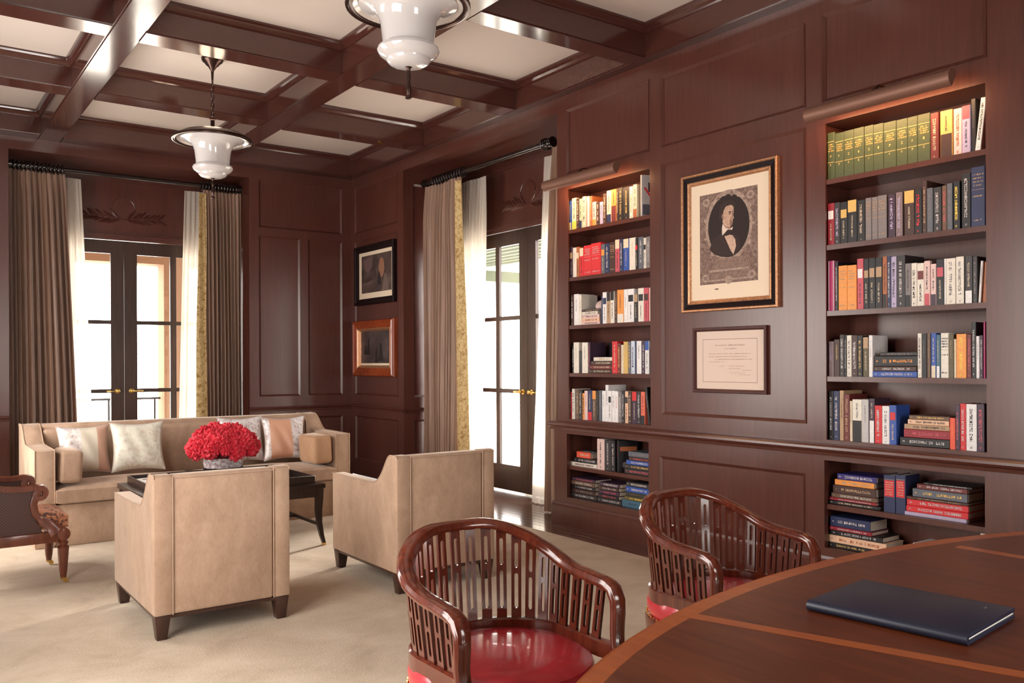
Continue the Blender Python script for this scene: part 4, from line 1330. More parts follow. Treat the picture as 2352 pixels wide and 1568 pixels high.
# framed certificate
ce = empty('framed_certificate', (PX, 4.088, 1.452))
g = G()
frame_ring(g, -0.334, 0.334, -0.240, 0.240, [(0, 0), (0, 0.024), (0.004, 0.028), (0.018, 0.028), (0.026, 0.020), (0.029, 0.010), (0.029, 0)], 0)
g.build('frame', wood('certificate_frame', (0.045, 0.010, 0.009), (0.075, 0.018, 0.014), rough=0.45, spec=0.3), ce)
cm = G().box(-0.009, 0, -0.306, 0.306, -0.212, 0.212).build('mat', plain('certificate_mat', (0.72, 0.56, 0.47), 0.8), ce)
for (w, h, cx_, cy_) in ((0.492, 0.003, 0, 0.152), (0.492, 0.003, 0, -0.160), (0.003, 0.315, -0.246, -0.004), (0.003, 0.315, 0.246, -0.004)):
    flat('border_line', rect(w, h, cx_, cy_), SEPIA, cm, 0.0094)
gg = G()
for (x0, x1, zz, s_) in ((-0.13, 0.14, 0.103, 0.010), (-0.045, 0.062, 0.078, 0.009), (-0.19, 0.19, 0.043, 0.0065), (-0.19, 0.155, 0.022, 0.0065), (-0.13, 0.2, 0.002, 0.0065), (-0.185, -0.045, -0.016, 0.006), (-0.09, -0.045, -0.047, 0.006), (-0.01, 0.13, -0.046, 0.006), (-0.01, 0.10, -0.064, 0.006), (0.12, 0.195, -0.075, 0.006), (0.075, 0.19, -0.108, 0.005)):
    glyphs(gg, x1 - x0, s_, 'h', int(zz * 1000) + 77, y0=-x0, z0=zz)
gg.v = [(-0.0095, p[1], p[2]) for p in gg.v]
gg.build('print_text', plain('certificate_print', (0.42, 0.28, 0.22), 0.8), cm)
sg = G()
pts = [(-0.0098, -(0.0 + 0.011 * k), -0.092 + 0.012 * math.sin(k * 2.1) * (1 if k < 8 else 0.4)) for k in range(14)]
sg.tube(pts, [(0.0006, 0.0), (-0.0006, 0.0), (0, 0.0006)], upv=(1, 0, 0))
sg.build('signature', plain('signature_ink', (0.2, 0.11, 0.09), 0.8), cm)
tag(ce, 'small dark framed certificate hung below the portrait', 'certificate')

# two small pictures in the far corner


def dusk_print(name, cols, loc):
    m, nt, b = new_mat(name)
    f = noise(nt, 4.2, (1, 1, 1.6), 5, 0.6, 0.8, loc=loc)
    nt.links.new(ramp(nt, f, cols), b.inputs['Base Color'])
    b.inputs['Roughness'].default_value = 0.4
    return m


p1 = empty('framed_print', (PX, 9.594, 2.540))
g = G()
frame_ring(g, -0.53, 0.53, -0.372, 0.372, [(0, 0), (0, 0.045), (0.012, 0.055), (0.028, 0.052), (0.04, 0.040), (0.062, 0.030), (0.075, 0.022), (0.08, 0.012), (0.08, 0)], 0)
g.build('frame', BLACKL, p1)
mm_ = G().box(-0.012, 0, -0.452, 0.452, -0.294, 0.294).build('mat', MATB, p1)
im = flat('print', rect(0.80, 0.47, 0.02, 0.012), dusk_print('dusk_landscape', [(0.35, (0.05, 0.03, 0.028)), (0.6, (0.11, 0.07, 0.06)), (0.75, (0.17, 0.12, 0.10))], (3, 1, 0)), mm_, 0.0125)
flat('sunlit_cloud', oval(0.15, 0.24, 0.16, 0.07, 16), plain('print_glow', (0.30, 0.14, 0.085), 0.5), im, 0.0128)
flat('far_sky', [(-0.33, 0.2), (-0.1, 0.22), (-0.08, 0.1), (-0.2, 0.02), (-0.3, 0.08)], plain('print_haze', (0.15, 0.09, 0.085), 0.5), im, 0.0128)
flat('dark_tree', [(0.05, -0.1), (0.09, 0.04), (0.13, -0.02), (0.15, -0.12), (0.1, -0.15)], DARK, im, 0.0130)
flat('river', [(-0.36, -0.10), (-0.08, -0.075), (-0.1, -0.12), (-0.36, -0.135)], plain('print_water', (0.13, 0.08, 0.075), 0.5), im, 0.0128)
flat('path', [(0.16, -0.22), (0.36, -0.22), (0.3, -0.03), (0.24, 0.0)], plain('print_path', (0.16, 0.105, 0.085), 0.5), im, 0.0128)
tag(p1, 'dusk landscape print with pale mat in a black frame, upper corner picture', 'picture')
p2 = empty('framed_painting', (PX, 9.592, 1.620))
FRO = wood('cherry_frame', (0.20, 0.030, 0.009), (0.36, 0.070, 0.018), rough=0.25, coat=0.4)
g = G()
frame_ring(g, -0.545, 0.545, -0.352, 0.352, [(0, 0), (0, 0.05), (0.015, 0.075), (0.035, 0.08), (0.05, 0.068), (0.085, 0.052), (0.10, 0.055), (0.115, 0.04), (0.125, 0.015), (0.125, 0)], 0)
g.build('frame', FRO, p2)
g = G()
frame_ring(g, -0.545, 0.545, -0.352, 0.352, [(0.104, 0.0), (0.104, 0.052), (0.112, 0.056), (0.122, 0.045), (0.138, 0.016), (0.14, 0.012), (0.14, 0)], 0)
g.build('gilt_liner', GILT, p2)
cv = G().box(-0.012, 0, -0.43, 0.43, -0.24, 0.24).build('canvas', dusk_print('twilight_painting', [(0.35, (0.035, 0.022, 0.022)), (0.55, (0.07, 0.045, 0.043)), (0.75, (0.12, 0.085, 0.08))], (0, 5, 2)), p2)
for (a, b_, c, d) in ((-0.2, 0.02, 0.045, 0.20), (-0.28, -0.02, 0.05, 0.12), (0.13, -0.05, 0.07, 0.22), (0.02, -0.09, 0.05, 0.18)):
    flat('dark_shape', [(a - c, b_ - d / 2), (a + c, b_ - d / 2), (a + c * 0.3, b_ + d / 2), (a - c * 0.3, b_ + d / 2)], DARK, cv, 0.0125)
flat('name_slip', rect(0.82, 0.05, 0, -0.212), MATB, cv, 0.013)
tag(p2, 'dark twilight painting in a deep orange-brown frame, lower corner picture', 'picture')

# ================================================================ curtains


def curtain(name, T, u_top, u_bot, z0, z1, folds, amp, mat, label, group, seed, rings=None, lining=None, rod=None, bow=0.0, thick=0.006, nu=None, mid=None):
    """T(u, d, z); u_top/u_bot: (start, end) at head and hem; rings: list of u positions on the rod"""
    rr = random.Random(seed)
    ph = [rr.uniform(-0.5, 0.5) for _ in range(folds + 2)]
    am = [rr.uniform(0.65, 1.25) for _ in range(folds + 2)]
    nu = nu or folds * 12
    nv = 26
    root = empty(name, T((u_bot[0] + u_bot[1]) / 2, 0, z0))
    bx, by, bz = root.location

    def shape(u, v, side):
        z = z0 + (z1 - z0) * v
        e = v ** 1.3
        a = u_bot[0] + (u_top[0] - u_bot[0]) * e
        c = u_bot[1] + (u_top[1] - u_bot[1]) * e
        if mid:
            w = math.sin(PI * v) * mid
            c += w
        k = u * folds
        i = int(min(k, folds - 1))
        fr = k - i
        s = math.sin(2 * PI * (k + 0.16 * ph[i] * math.sin(PI * fr)))
        pinch = 1.0 - 0.55 * max(0, (v - 0.9) / 0.1)
        d = amp * am[i] * pinch * (s + 0.22 * math.sin(2 * PI * k * 2.7 + seed)) * (0.8 + 0.35 * (1 - v)) + 0.012 * math.sin(5 * v + 7 * u + seed)
        uu = a + (c - a) * u + 0.3 * amp * math.cos(2 * PI * k) * (1 - 0.4 * v) * (1 if 0.02 < u < 0.98 else 0)
        p = T(uu, d + (thick if side else 0) + bow * (1 - v) ** 2, z)
        return (p[0] - bx, p[1] - by, p[2] - bz)
    G().sheet(shape, nu, nv).build('drape', mat, root, smooth=True)
    if lining:
        (la_t, lb_t, la_b, lb_b) = lining

        def shp(u, v, side):
            z = z0 + (z1 - 0.05 - z0) * v
            a = la_b + (la_t - la_b) * v
            c = lb_b + (lb_t - lb_b) * v
            d = amp * 1.1 + 0.02 * math.sin(u * PI * 1.2 + 2 * v) + (0.005 if side else 0)
            p = T(a + (c - a) * u + 0.006 * math.sin(9 * v), d, z)
            return (p[0] - bx, p[1] - by, p[2] - bz)
        G().sheet(shp, 8, nv).build('printed_lining', FLORAL, root, smooth=True)
    if rings:
        n = 18
        for k, u in enumerate(rings):
            g = G()
            e = rr.uniform(-0.006, 0.006)
            ring = []
            for q in range(n):
                an = 2 * PI * q / n
                p = T(u + e * math.sin(an), 0.052 * math.cos(an), rod - 0.006 + 0.052 * math.sin(an))
                ring.append((p[0] - bx, p[1] - by, p[2] - bz))
            t = Vector(T(1, 0, 0)) - Vector(T(0, 0, 0))
            g.tube(ring, circ(0.0085, 8), closed=True, upv=tuple(t))
            g.build('curtain_ring', RODM, root, smooth=True)
    return tag(root, label, 'curtain', group)


def Tb(y):
    return lambda u, d, z: (u, y - d, z)


def Tr(x):
    return lambda u, d, z: (x - d, u, z)


def rod(name, T, u0, u1, z, label):
    r = empty(name, T((u0 + u1) / 2, 0, z))
    bx, by, bz = r.location
    L = lambda u, d, zz: tuple(a - b_ for a, b_ in zip(T(u, d, zz), (bx, by, bz)))
    G().tube([L(u0, 0, z), L(u1, 0, z)], circ(0.027, 14)).build('pole', RODM, r, smooth=True)
    for (u, s) in ((u0, -1), (u1, 1)):
        g = G()
        for (rad, a, c) in ((0.045, -0.01, 0.012), (0.036, 0.012, 0.03), (0.05, 0.03, 0.042)):
            g.tube([L(u + s * a, 0, z), L(u + s * c, 0, z)], circ(rad, 18))
        g.build('end_socket', RODM, r, smooth=True)
    return tag(r, label, 'curtain rod', 'dark wooden curtain rods')


ZR = 3.585
rod('curtain_rod', Tb(10.55), 1.085, 3.53, ZR, 'dark wooden curtain rod with rings over the back door')
rod('curtain_rod', Tr(5.2), 6.46, 8.80, ZR - 0.03, 'dark wooden curtain rod with rings over the side door')
g1 = 'brown silk drapes'
lin = lambda a, b_, n: [a + (b_ - a) * (k + 0.5) / n for k in range(n)]
curtain('drape_curtain', Tb(10.55), (1.045, 1.61), (1.05, 1.74), 0.0, 3.535, 11, 0.042, SILK, 'brown silk drape left of the back door, behind the sofa arm', g1, 1, rings=lin(1.09, 1.60, 13), rod=ZR)
curtain('drape_curtain', Tb(10.55), (3.11, 3.566), (3.14, 3.57), 0.0, 3.535, 10, 0.036, SILK, 'brown silk drape right of the back door with gold printed edge', g1, 2, rings=lin(3.08, 3.52, 12), rod=ZR, lining=(3.045, 3.135, 2.985, 3.15))
curtain('drape_curtain', Tr(5.2), (8.78, 8.03), (8.80, 7.99), 0.0, 3.505, 12, 0.05, SILK, 'brown silk drape on the far side of the side door with floral edge', g1, 3, rings=lin(8.62, 7.98, 12), rod=ZR - 0.03, lining=(8.05, 7.97, 8.03, 7.80))
curtain('drape_curtain', Tr(5.2), (6.41, 6.08), (6.54, 6.08), 0.0, 3.493, 9, 0.042, SILK, 'brown silk drape half hidden by the door-side bookcase', g1, 4, rings=lin(6.50, 6.56, 2), rod=ZR - 0.03)
g2 = 'white sheer curtains'
curtain('sheer_curtain', Tb(10.72), (1.50, 1.80), (1.50, 1.92), 0.0, 3.535, 6, 0.018, SHEER, 'white sheer curtain left of the back door', g2, 5, thick=0.002, nu=60)
curtain('sheer_curtain', Tb(10.72), (2.945, 3.25), (2.85, 3.25), 0.0, 3.535, 6, 0.018, SHEER, 'white sheer curtain right of the back door', g2, 6, thick=0.002, nu=60)
curtain('sheer_curtain', Tr(5.4), (8.35, 7.845), (8.35, 7.97), 0.0, 3.505, 8, 0.02, SHEER, 'white sheer curtain inside the floral edged drape', g2, 7, thick=0.002, nu=80)
curtain('sheer_curtain', Tr(5.4), (6.45, 6.79), (6.45, 7.02), 0.0, 3.505, 7, 0.018, SHEER, 'white sheer curtain beside the door-side bookcase', g2, 8, thick=0.002, nu=70)

# ================================================================ armchairs


def swoop(y_back, z_back, y_dip, z_arm, y_front, n=14):
    pts = []
    c0, c1, c2, c3 = (y_back, z_back), (y_back + 0.075, z_back), (y_back + 0.10, z_arm), (y_dip, z_arm)
    for k in range(n + 1):
        t = k / n
        w = ((1 - t) ** 3, 3 * t * (1 - t) ** 2, 3 * t * t * (1 - t), t ** 3)
        pts.append(tuple(sum(q * c[i] for q, c in zip(w, (c0, c1, c2, c3))) for i in (0, 1)))
    pts.append((y_front, z_arm + 0.005))
    return pts


def armchair(loc, label):
    r = empty('velvet_armchair', loc)
    HW, D, TK = 0.368, 0.955, 0.095
    zb = 0.13
    top = swoop(0.09, 0.862, 0.38, 0.660, D)
    prof = [(0.0, zb), (0.0, 0.845), (0.012, 0.858), (0.03, 0.862)] + top + [(D, zb)]
    for s in (-1, 1):
        o = G().prism(prof, s * (HW - TK), s * HW, lambda a, q, t: (t, a, q)).build('side_panel', VEL, r, bevel=0.010, seg=2)
        wl = [(s * (HW - 0.002), a, q) for a, q in prof[1:-1]]
        G().tube(wl, circ(0.0036, 6), upv=(1, 0, 0)).build('welt', VEL, o, smooth=True)
        wl = [(s * (HW - TK), -0.001, q) for q in (zb, 0.3, 0.5, 0.7, 0.855)]
        G().tube(wl, circ(0.0032, 6), upv=(1, 0, 0)).build('welt', VEL, o, smooth=True)
    G().box(-HW + TK + 0.001, HW - TK - 0.001, 0.004, 0.115, zb, 0.858).build('back_panel', VEL, r, bevel=0.014, seg=3)
    G().tube([(-HW + TK, 0.002, 0.846), (HW - TK, 0.002, 0.846)], circ(0.004, 6)).build('welt', VEL, r, smooth=True)
    G().box(-HW + TK + 0.004, HW - TK - 0.004, 0.12, 0.30, 0.42, 0.80).build('back_cushion', VEL, r, bevel=0.05, seg=4)
    G().box(-HW + TK + 0.002, HW - TK - 0.002, 0.118, D - 0.012, zb, 0.31).build('seat_box', VEL, r, bevel=0.01)
    G().box(-HW + TK + 0.004, HW - TK - 0.004, 0.15, D + 0.005, 0.312, 0.46).build('seat_cushion', VEL, r, bevel=0.035, seg=4)
    G().box(-HW + 0.01, HW - 0.01, 0.01, D - 0.01, 0.112, zb - 0.001).build('base_rail', WL, r)
    for (x, y, dx, dy) in ((-1, 0, 1, 1), (1, 0, -1, 1), (-1, 1, 1, -1), (1, 1, -1, -1)):
        cx_, cy_ = x * (HW - 0.048), 0.048 if y == 0 else D - 0.048
        G().frustum(cx_ + dx * -0.004, cy_ + dy * -0.004, 0.0, 0.128, 0.026, 0.026, 0.040, 0.040, dx * 0.002, dy * 0.002).build('leg', WL, r, bevel=0.003)
    return tag(r, label, 'armchair', 'beige velvet armchairs')


armchair((1.489, 4.675, 0), 'beige velvet armchair seen from behind, nearest the flowers')
armchair((2.935, 4.715, 0), 'beige velvet armchair between the coffee table and the bookcase')

# ================================================================ sofa
so = empty('velvet_sofa', (2.265, 7.55, 0))
SX0, SX1 = 0.93 - 2.265, 3.60 - 2.265
SD = 0.97
top = [(SD - 0.14, 0.925)] + [(SD - 0.14 - 0.28 * (k / 14), 0.925 - 0.155 * ((k / 14) ** 2 * (3 - 2 * k / 14))) for k in range(1, 15)] + [(0.0, 0.765)]
prof = [(SD, 0.0), (SD, 0.91), (SD - 0.015, 0.925)] + top + [(0.0, 0.0)]
for (a, b_) in ((SX0, SX0 + 0.145), (SX1 - 0.145, SX1)):
    o = G().prism(prof, a, b_, lambda p, q, t: (t, p, q)).build('arm', VEL, so, bevel=0.012, seg=2)
    for x in (a + 0.003, b_ - 0.003):
        G().tube([(x, p, q) for p, q in prof[1:-1]] + [(x, 0.0, 0.02)], circ(0.005, 6), upv=(1, 0, 0)).build('welt', VEL, o, smooth=True)
G().box(SX0 + 0.146, SX1 - 0.146, SD - 0.20, SD - 0.01, 0.02, 0.922).build('back_panel', VEL, so, bevel=0.02, seg=3)
G().box(SX0 + 0.146, SX1 - 0.146, SD - 0.27, SD - 0.19, 0.42, 0.885).build('back_cushion', VEL, so, bevel=0.05, seg=4)
G().box(SX0 + 0.146, SX1 - 0.146, 0.012, SD - 0.21, 0.0, 0.33).build('base', VEL, so, bevel=0.008)


def crowned(x0, x1, y0, y1, z0, z1, crown, r, name, mat, parent, n=14):
    g = G()

    def fn(u, v, s):
        x, y = x0 + (x1 - x0) * u, y0 + (y1 - y0) * v
        e = min(1.0, min(u, 1 - u) * (x1 - x0) / r) ** 0.5 if r else 1
        f_ = min(1.0, min(v, 1 - v) * (y1 - y0) / r) ** 0.5 if r else 1
        k = min(e, f_)
        hz = (z1 - z0) / 2
        zc = (z0 + z1) / 2
        if s:
            return (x, y, zc + hz * (0.72 + 0.28 * k) + crown * math.sin(PI * u) * math.sin(PI * min(1, v * 1.1)))
        return (x, y, zc - hz * (0.72 + 0.28 * k))
    g.sheet(fn, n, n)
    return g.build(name, mat, parent, smooth=True)


crowned(SX0 + 0.148, -0.004, -0.03, SD - 0.33, 0.332, 0.462, 0.035, 0.05, 'seat_cushion', VEL, so, 24)
crowned(0.004, SX1 - 0.148, -0.03, SD - 0.33, 0.332, 0.462, 0.035, 0.05, 'seat_cushion', VEL, so, 24)
tag(so, 'long beige velvet sofa with sloping arms below the back door', 'sofa')


def box_cushion(name, loc, rot, sx, sy, sz, mat, label, group):
    o = G().box(-sx / 2, sx / 2, -sy / 2, sy / 2, 0, sz).build(name, mat, bevel=min(sx, sy, sz) * 0.2, seg=4)
    o.location, o.rotation_euler = loc, rot
    for zz in (0.03, sz - 0.03):
        pass
    return tag(o, label, 'cushion', group)


box_cushion('bolster_cushion', (1.185, 7.745, 0.494), (0, math.radians(3), 0), 0.17, 0.38, 0.26, VEL, 'beige velvet box bolster against the left sofa arm', 'sofa bolsters')
box_cushion('bolster_cushion', (3.335, 7.735, 0.494), (0, math.radians(-3), math.radians(1)), 0.19, 0.37, 0.265, VEL2, 'tan velvet box bolster against the right sofa arm', 'sofa bolsters')


def scatter(loc, rx, rz, size, mat, label, tilt=0.0):
    n = 22
    T_ = 0.06

    def fn(u, v, s):
        a, b_ = u * 2 - 1, v * 2 - 1
        pin = 0.12
        x = a * size / 2 * (1 - pin * (1 - b_ * b_))
        z = b_ * size / 2 * (1 - pin * (1 - a * a))
        th = T_ * max(0, (1 - a ** 4) * (1 - b_ ** 4)) ** 0.55
        th += 0.006 * math.sin(9 * a + 4 * b_) * (1 - a * a) * (1 - b_ * b_)
        return (x, (th if s else -th) + 0.002 * (1 if s else -1), z + size / 2)
    o = G().sheet(fn, n, n).build('scatter_pillow', mat, smooth=True)
    o.location = loc
    o.rotation_euler = (rx, tilt, rz)
    per = [(-1 + 2 * k / 20, -1) for k in range(20)] + [(1, -1 + 2 * k / 20) for k in range(20)] + [(1 - 2 * k / 20, 1) for k in range(20)] + [(-1, 1 - 2 * k / 20) for k in range(20)]
    pts = [(a * size / 2 * (1 - 0.12 * (1 - b_ * b_)), 0, b_ * size / 2 * (1 - 0.12 * (1 - a * a)) + size / 2) for a, b_ in per]
    G().tube(pts, circ(0.004, 6), closed=True, upv=(0, 1, 0)).build('piping', plain('pillow_piping', (0.45, 0.36, 0.32), 0.5) if 'pillow_piping' not in M else M['pillow_piping'], o, smooth=True)
    return tag(o, label, 'pillow', 'silk scatter pillows on the sofa')


FC = ((0.36, 0.26, 0.24), (0.62, 0.54, 0.52), (0.80, 0.74, 0.70))
scatter((1.375, 8.05, 0.503), math.radians(-12), math.radians(3), 0.42, silk_pillow('silk_stripe', [(-0.03, 0.10, (0.66, 0.60, 0.49)), (0.10, 0.30, (0.55, 0.33, 0.24))], FC), 'floral silk pillow with cream and peach bands beside the left bolster')
scatter((1.79, 7.965, 0.505), math.radians(-16), math.radians(-3), 0.44, silk_pillow('silk_sage', [], ((0.50, 0.42, 0.36), (0.62, 0.58, 0.48), (0.68, 0.66, 0.56))), 'sage silvery silk pillow, second from the left bolster')
scatter((2.74, 8.055, 0.503), math.radians(-12), math.radians(2), 0.44, silk_pillow('silk_silver', [], ((0.34, 0.24, 0.25), (0.68, 0.62, 0.62), (0.82, 0.78, 0.78))), 'silvery floral silk pillow half hidden behind the red flowers')
scatter((3.14, 7.995, 0.503), math.radians(-14), math.radians(-3), 0.43, silk_pillow('silk_peach', [(-0.15, 0.06, (0.66, 0.36, 0.24))], ((0.40, 0.27, 0.22), (0.66, 0.60, 0.60), (0.82, 0.78, 0.78))), 'floral silk pillow with a broad peach band beside the right bolster')

# ================================================================ coffee table with tray and flowers
ct = empty('coffee_table', (2.16, 6.88, 0))
HX, HY = 0.665, 0.515
G().box(-HX, HX, -HY, HY, 0.452, 0.488).build('table_top', WD, ct, bevel=0.004)
g = G()
for (a, b_, c, d) in ((-HX + 0.02, HX - 0.02, -HY + 0.015, -HY + 0.04), (-HX + 0.02, HX - 0.02, HY - 0.04, HY - 0.015), (-HX + 0.02, -HX + 0.045, -HY + 0.04, HY - 0.04), (HX - 0.045, HX - 0.02, -HY + 0.04, HY - 0.04)):
    g.box(a, b_, c, d, 0.385, 0.452)
g.build('apron', WD, ct)
for sx in (-1, 1):
    for sy in (-1, 1):
        pts = [(sx * (HX - 0.032 + o_), sy * (HY - 0.03 + o_ * 0.6), z) for (z, o_) in ((0.452, -0.008), (0.38, -0.010), (0.28, -0.014), (0.18, -0.010), (0.08, 0.006), (0.016, 0.022))]
        G().tube(pts, [(-0.027, -0.027), (0.027, -0.027), (0.027, 0.027), (-0.027, 0.027)], upv=(0, 1, 0), scale=[1, 0.98, 0.86, 0.72, 0.58, 0.46]).build('leg', WD, ct)
        G().box(sx * (HX - 0.01) - 0.014, sx * (HX - 0.01) + 0.014, sy * (HY - 0.018) - 0.014, sy * (HY - 0.018) + 0.014, 0.0, 0.018).build('brass_foot', BRASS, ct)
    G().box(sx * (HX - 0.044) - 0.01, sx * (HX - 0.044) + 0.01, -HY + 0.05, HY - 0.05, 0.155, 0.18).build('stretcher', WD, ct)
G().box(-HX + 0.05, HX - 0.05, -0.01, 0.01, 0.155, 0.18).build('stretcher', WD, ct)
tag(ct, 'dark espresso wooden coffee table with splayed legs', 'coffee table')

tr = empty('serving_tray', (2.16, 6.88, 0.488))
G().box(-0.60, 0.60, -0.46, 0.46, 0.0005, 0.012).build('tray_base', WD, tr)
for (a, b_, c, d) in ((-0.60, 0.60, -0.46, -0.448), (-0.60, 0.60, 0.448, 0.46), (-0.60, -0.588, -0.448, 0.448), (0.588, 0.60, -0.448, 0.448)):
    G().box(a, b_, c, d, 0.012, 0.062).build('tray_side', WD, tr, bevel=0.002, seg=1)
tag(tr, 'shallow black lacquer tray on the coffee table', 'tray')
for k, (x, y, w, h, rz) in enumerate(((1.74, 7.12, 0.24, 0.30, 0.2), (2.24, 7.06, 0.34, 0.26, 0.06))):
    th = (0.03, 0.05)[k]
    o = G().prism([(-w / 2, -h / 2), (w / 2, -h / 2), (w / 2, h / 2), (-w / 2, h / 2)], 0, th, lambda a, b_, t: (a, b_, t)).build('picture_book', WHITEP, bevel=0.002, seg=1)
    o.location = (x, y, 0.5005)
    o.rotation_euler = (0, 0, rz)
    G().box(-w / 2 + 0.03, w / 2 - 0.03, h * 0.18, h * 0.3, th + 0.0001, th + 0.0005).build('cover_print', DARK, o)
    tag(o, ('white picture book lying in the tray corner', 'white picture book lying under the flower bowl')[k], 'book')

fb = empty('flower_bowl', (2.235, 7.06, 0.5513))
prof = [(0.095, 0.0), (0.125, 0.006), (0.148, 0.04), (0.156, 0.085), (0.154, 0.125), (0.148, 0.125), (0.148, 0.085), (0.138, 0.045), (0.11, 0.016), (0.02, 0.012)]
G().lathe(prof, 32, cap=True).build('bowl', VASEG, fb, smooth=True)
G().lathe([(0.150, 0.028), (0.1535, 0.03), (0.1575, 0.045), (0.153, 0.047)], 32, cap=False).build('dark_band', BLACKL, fb, smooth=True)
G().lathe([(0.13, 0.06), (0.15, 0.14), (0.16, 0.19), (0.1, 0.25), (0.01, 0.26)], 20).build('moss', plain('dark_moss', (0.10, 0.01, 0.012), 0.9), fb, smooth=True)  # dark red core filling the gaps between the blossoms
rr = random.Random(11)


def blossom(seed):
    q = random.Random(seed)
    bm = bmesh.new()
    bmesh.ops.create_icosphere(bm, subdivisions=4, radius=1.0)
    ph = [q.uniform(0, 6) for _ in range(6)]
    for v in bm.verts:
        c = v.co.normalized()
        k = 1 + 0.16 * math.sin(9 * c.x + ph[0]) * math.sin(8 * c.y + ph[1]) + 0.13 * math.sin(15 * c.z + ph[2] + 5 * c.x) + 0.12 * math.sin(21 * c.y + ph[3]) * math.sin(19 * c.x + ph[4]) + 0.08 * math.sin(37 * c.x + ph[5]) * math.sin(33 * c.z + ph[1]) + q.uniform(-0.10, 0.10)
        v.co = c * k
    me = bpy.data.meshes.new('blossom')
    bm.to_mesh(me)
    bm.free()
    me.materials.append(PETAL)
    return me


BL = [blossom(k) for k in range(4)]
n = 62
for k in range(n):
    t = (k + 0.5) / n
    el = math.asin(1 - 1.16 * t)
    az = k * 2.39996
    R_ = 0.205 + rr.uniform(-0.015, 0.012)
    o = bpy.data.objects.new('blossom', BL[k % 4])
    COL.objects.link(o)
    o.parent = fb
    o.location = (R_ * 1.12 * math.cos(el) * math.cos(az), R_ * 1.12 * math.cos(el) * math.sin(az), 0.195 + R_ * 0.74 * math.sin(el))
    s = rr.uniform(0.046, 0.066)
    o.scale = (s, s, s * rr.uniform(0.8, 1.0))
    o.rotation_euler = (rr.uniform(0, 6), rr.uniform(0, 6), rr.uniform(0, 6))
tag(fb, 'dense red flower arrangement in a low frosted glass bowl', 'flowers')

# ================================================================ Regency armchair at the left edge
rc = empty('scroll_armchair', (0.62, 6.63, 0))
CX = 0.325       # front legs, facing +x
CY = 0.31


def turned_leg(prof, name, x, y, mat=WR):
    G().lathe(prof, 18, (x, y, 0)).build(name, mat, rc, smooth=True)


LEGP = [(0.013, 0.03), (0.018, 0.034), (0.021, 0.06), (0.024, 0.075), (0.026, 0.10), (0.034, 0.20), (0.036, 0.235), (0.030, 0.243), (0.024, 0.25), (0.030, 0.258), (0.033, 0.268), (0.024, 0.28), (0.022, 0.29)]
for s in (-1, 1):
    turned_leg(LEGP, 'front_leg', CX, s * CY)
    turned_leg(LEGP, 'rear_leg', -0.23, s * CY * 0.9)
    for (x, y) in ((CX, s * CY), (-0.23, s * CY * 0.9)):
        g = G().lathe([(0.016, 0.022), (0.019, 0.03), (0.018, 0.045)], 12, (x, y, 0))
        g.tube([(x + 0.014, y - 0.006, 0.016), (x + 0.014, y + 0.006, 0.016)], circ(0.016, 12))
        g.build('brass_caster', BRASS, rc, smooth=True)
    # round block over the front leg
    G().prism([(CX + 0.040 * math.cos(2 * PI * k / 18), 0.325 + 0.042 * math.sin(2 * PI * k / 18)) for k in range(18)], s * CY - 0.035, s * CY + 0.035, lambda a, b_, t: (a, t, b_)).build('leg_block', WR, rc, bevel=0.004)
    # side rail
    G().box(-0.26, CX - 0.03, s * CY - 0.022, s * CY + 0.022, 0.275, 0.345).build('seat_rail', WR, rc, bevel=0.004)
    # S-curved arm support, then the arm with scrolled end
    sup = [(CX - 0.04, 0.335), (CX - 0.075, 0.385), (CX - 0.13, 0.43), (CX - 0.165, 0.475), (CX - 0.175, 0.53), (CX - 0.16, 0.585), (CX - 0.14, 0.63)]
    sup2 = []
    for k in range(len(sup) * 4 - 3):
        i, fr = divmod(k, 4)
        if i >= len(sup) - 1:
            sup2.append(sup[-1])
        else:
            sup2.append((sup[i][0] + (sup[i + 1][0] - sup[i][0]) * fr / 4, sup[i][1] + (sup[i + 1][1] - sup[i][1]) * fr / 4))
    G().tube([(a, s * CY, z) for a, z in sup2], [(-0.024, -0.022), (0.024, -0.022), (0.024, 0.022), (-0.024, 0.022)], upv=(0, 1, 0), scale=[1.9 - 1.0 * min(1, k / 9) for k in range(len(sup2))]).build('arm_support', WR, rc, bevel=0.004)
    arm = [(-0.30, 0.76), (-0.22, 0.72), (-0.12, 0.675), (-0.02, 0.645), (0.08, 0.635), (0.16, 0.642)]
    for k in range(1, 15):
        a = PI / 2 - k / 14 * 2.0 * PI
        q = 0.042 - 0.0014 * k
        arm.append((0.185 + q * math.cos(a), 0.602 + q * math.sin(a)))
    G().tube([(a, s * CY, z) for a, z in arm], [(-0.016, -0.026), (0.016, -0.026), (0.021, 0.0), (0.016, 0.026), (-0.016, 0.026), (-0.021, 0.0)], upv=(0, 1, 0), scale=[1.0] * 8 + [1 - 0.025 * k for k in range(12)]).build('scrolled_arm', WR, rc, smooth=True)
    # cane side
    G().prism([(-0.27, 0.345), (CX - 0.12, 0.345), (CX - 0.16, 0.43), (CX - 0.19, 0.53), (CX - 0.165, 0.63), (-0.1, 0.655), (-0.24, 0.71)], s * CY - 0.004, s * CY + 0.004, lambda a, b_, t: (a, t, b_)).build('cane_side', CANE, rc)
    G().tube([(-0.24, s * CY * 0.93, 0.27), (-0.26, s * CY * 0.95, 0.5), (-0.30, s * CY * 0.97, 0.76), (-0.38, s * CY * 0.98, 0.95)], [(-0.022, -0.02), (0.022, -0.02), (0.022, 0.02), (-0.022, 0.02)], upv=(0, 1, 0)).build('back_post', WR, rc)
G().box(CX - 0.03, CX + 0.02, -CY + 0.035, CY - 0.035, 0.275, 0.345).build('seat_rail', WR, rc, bevel=0.004)
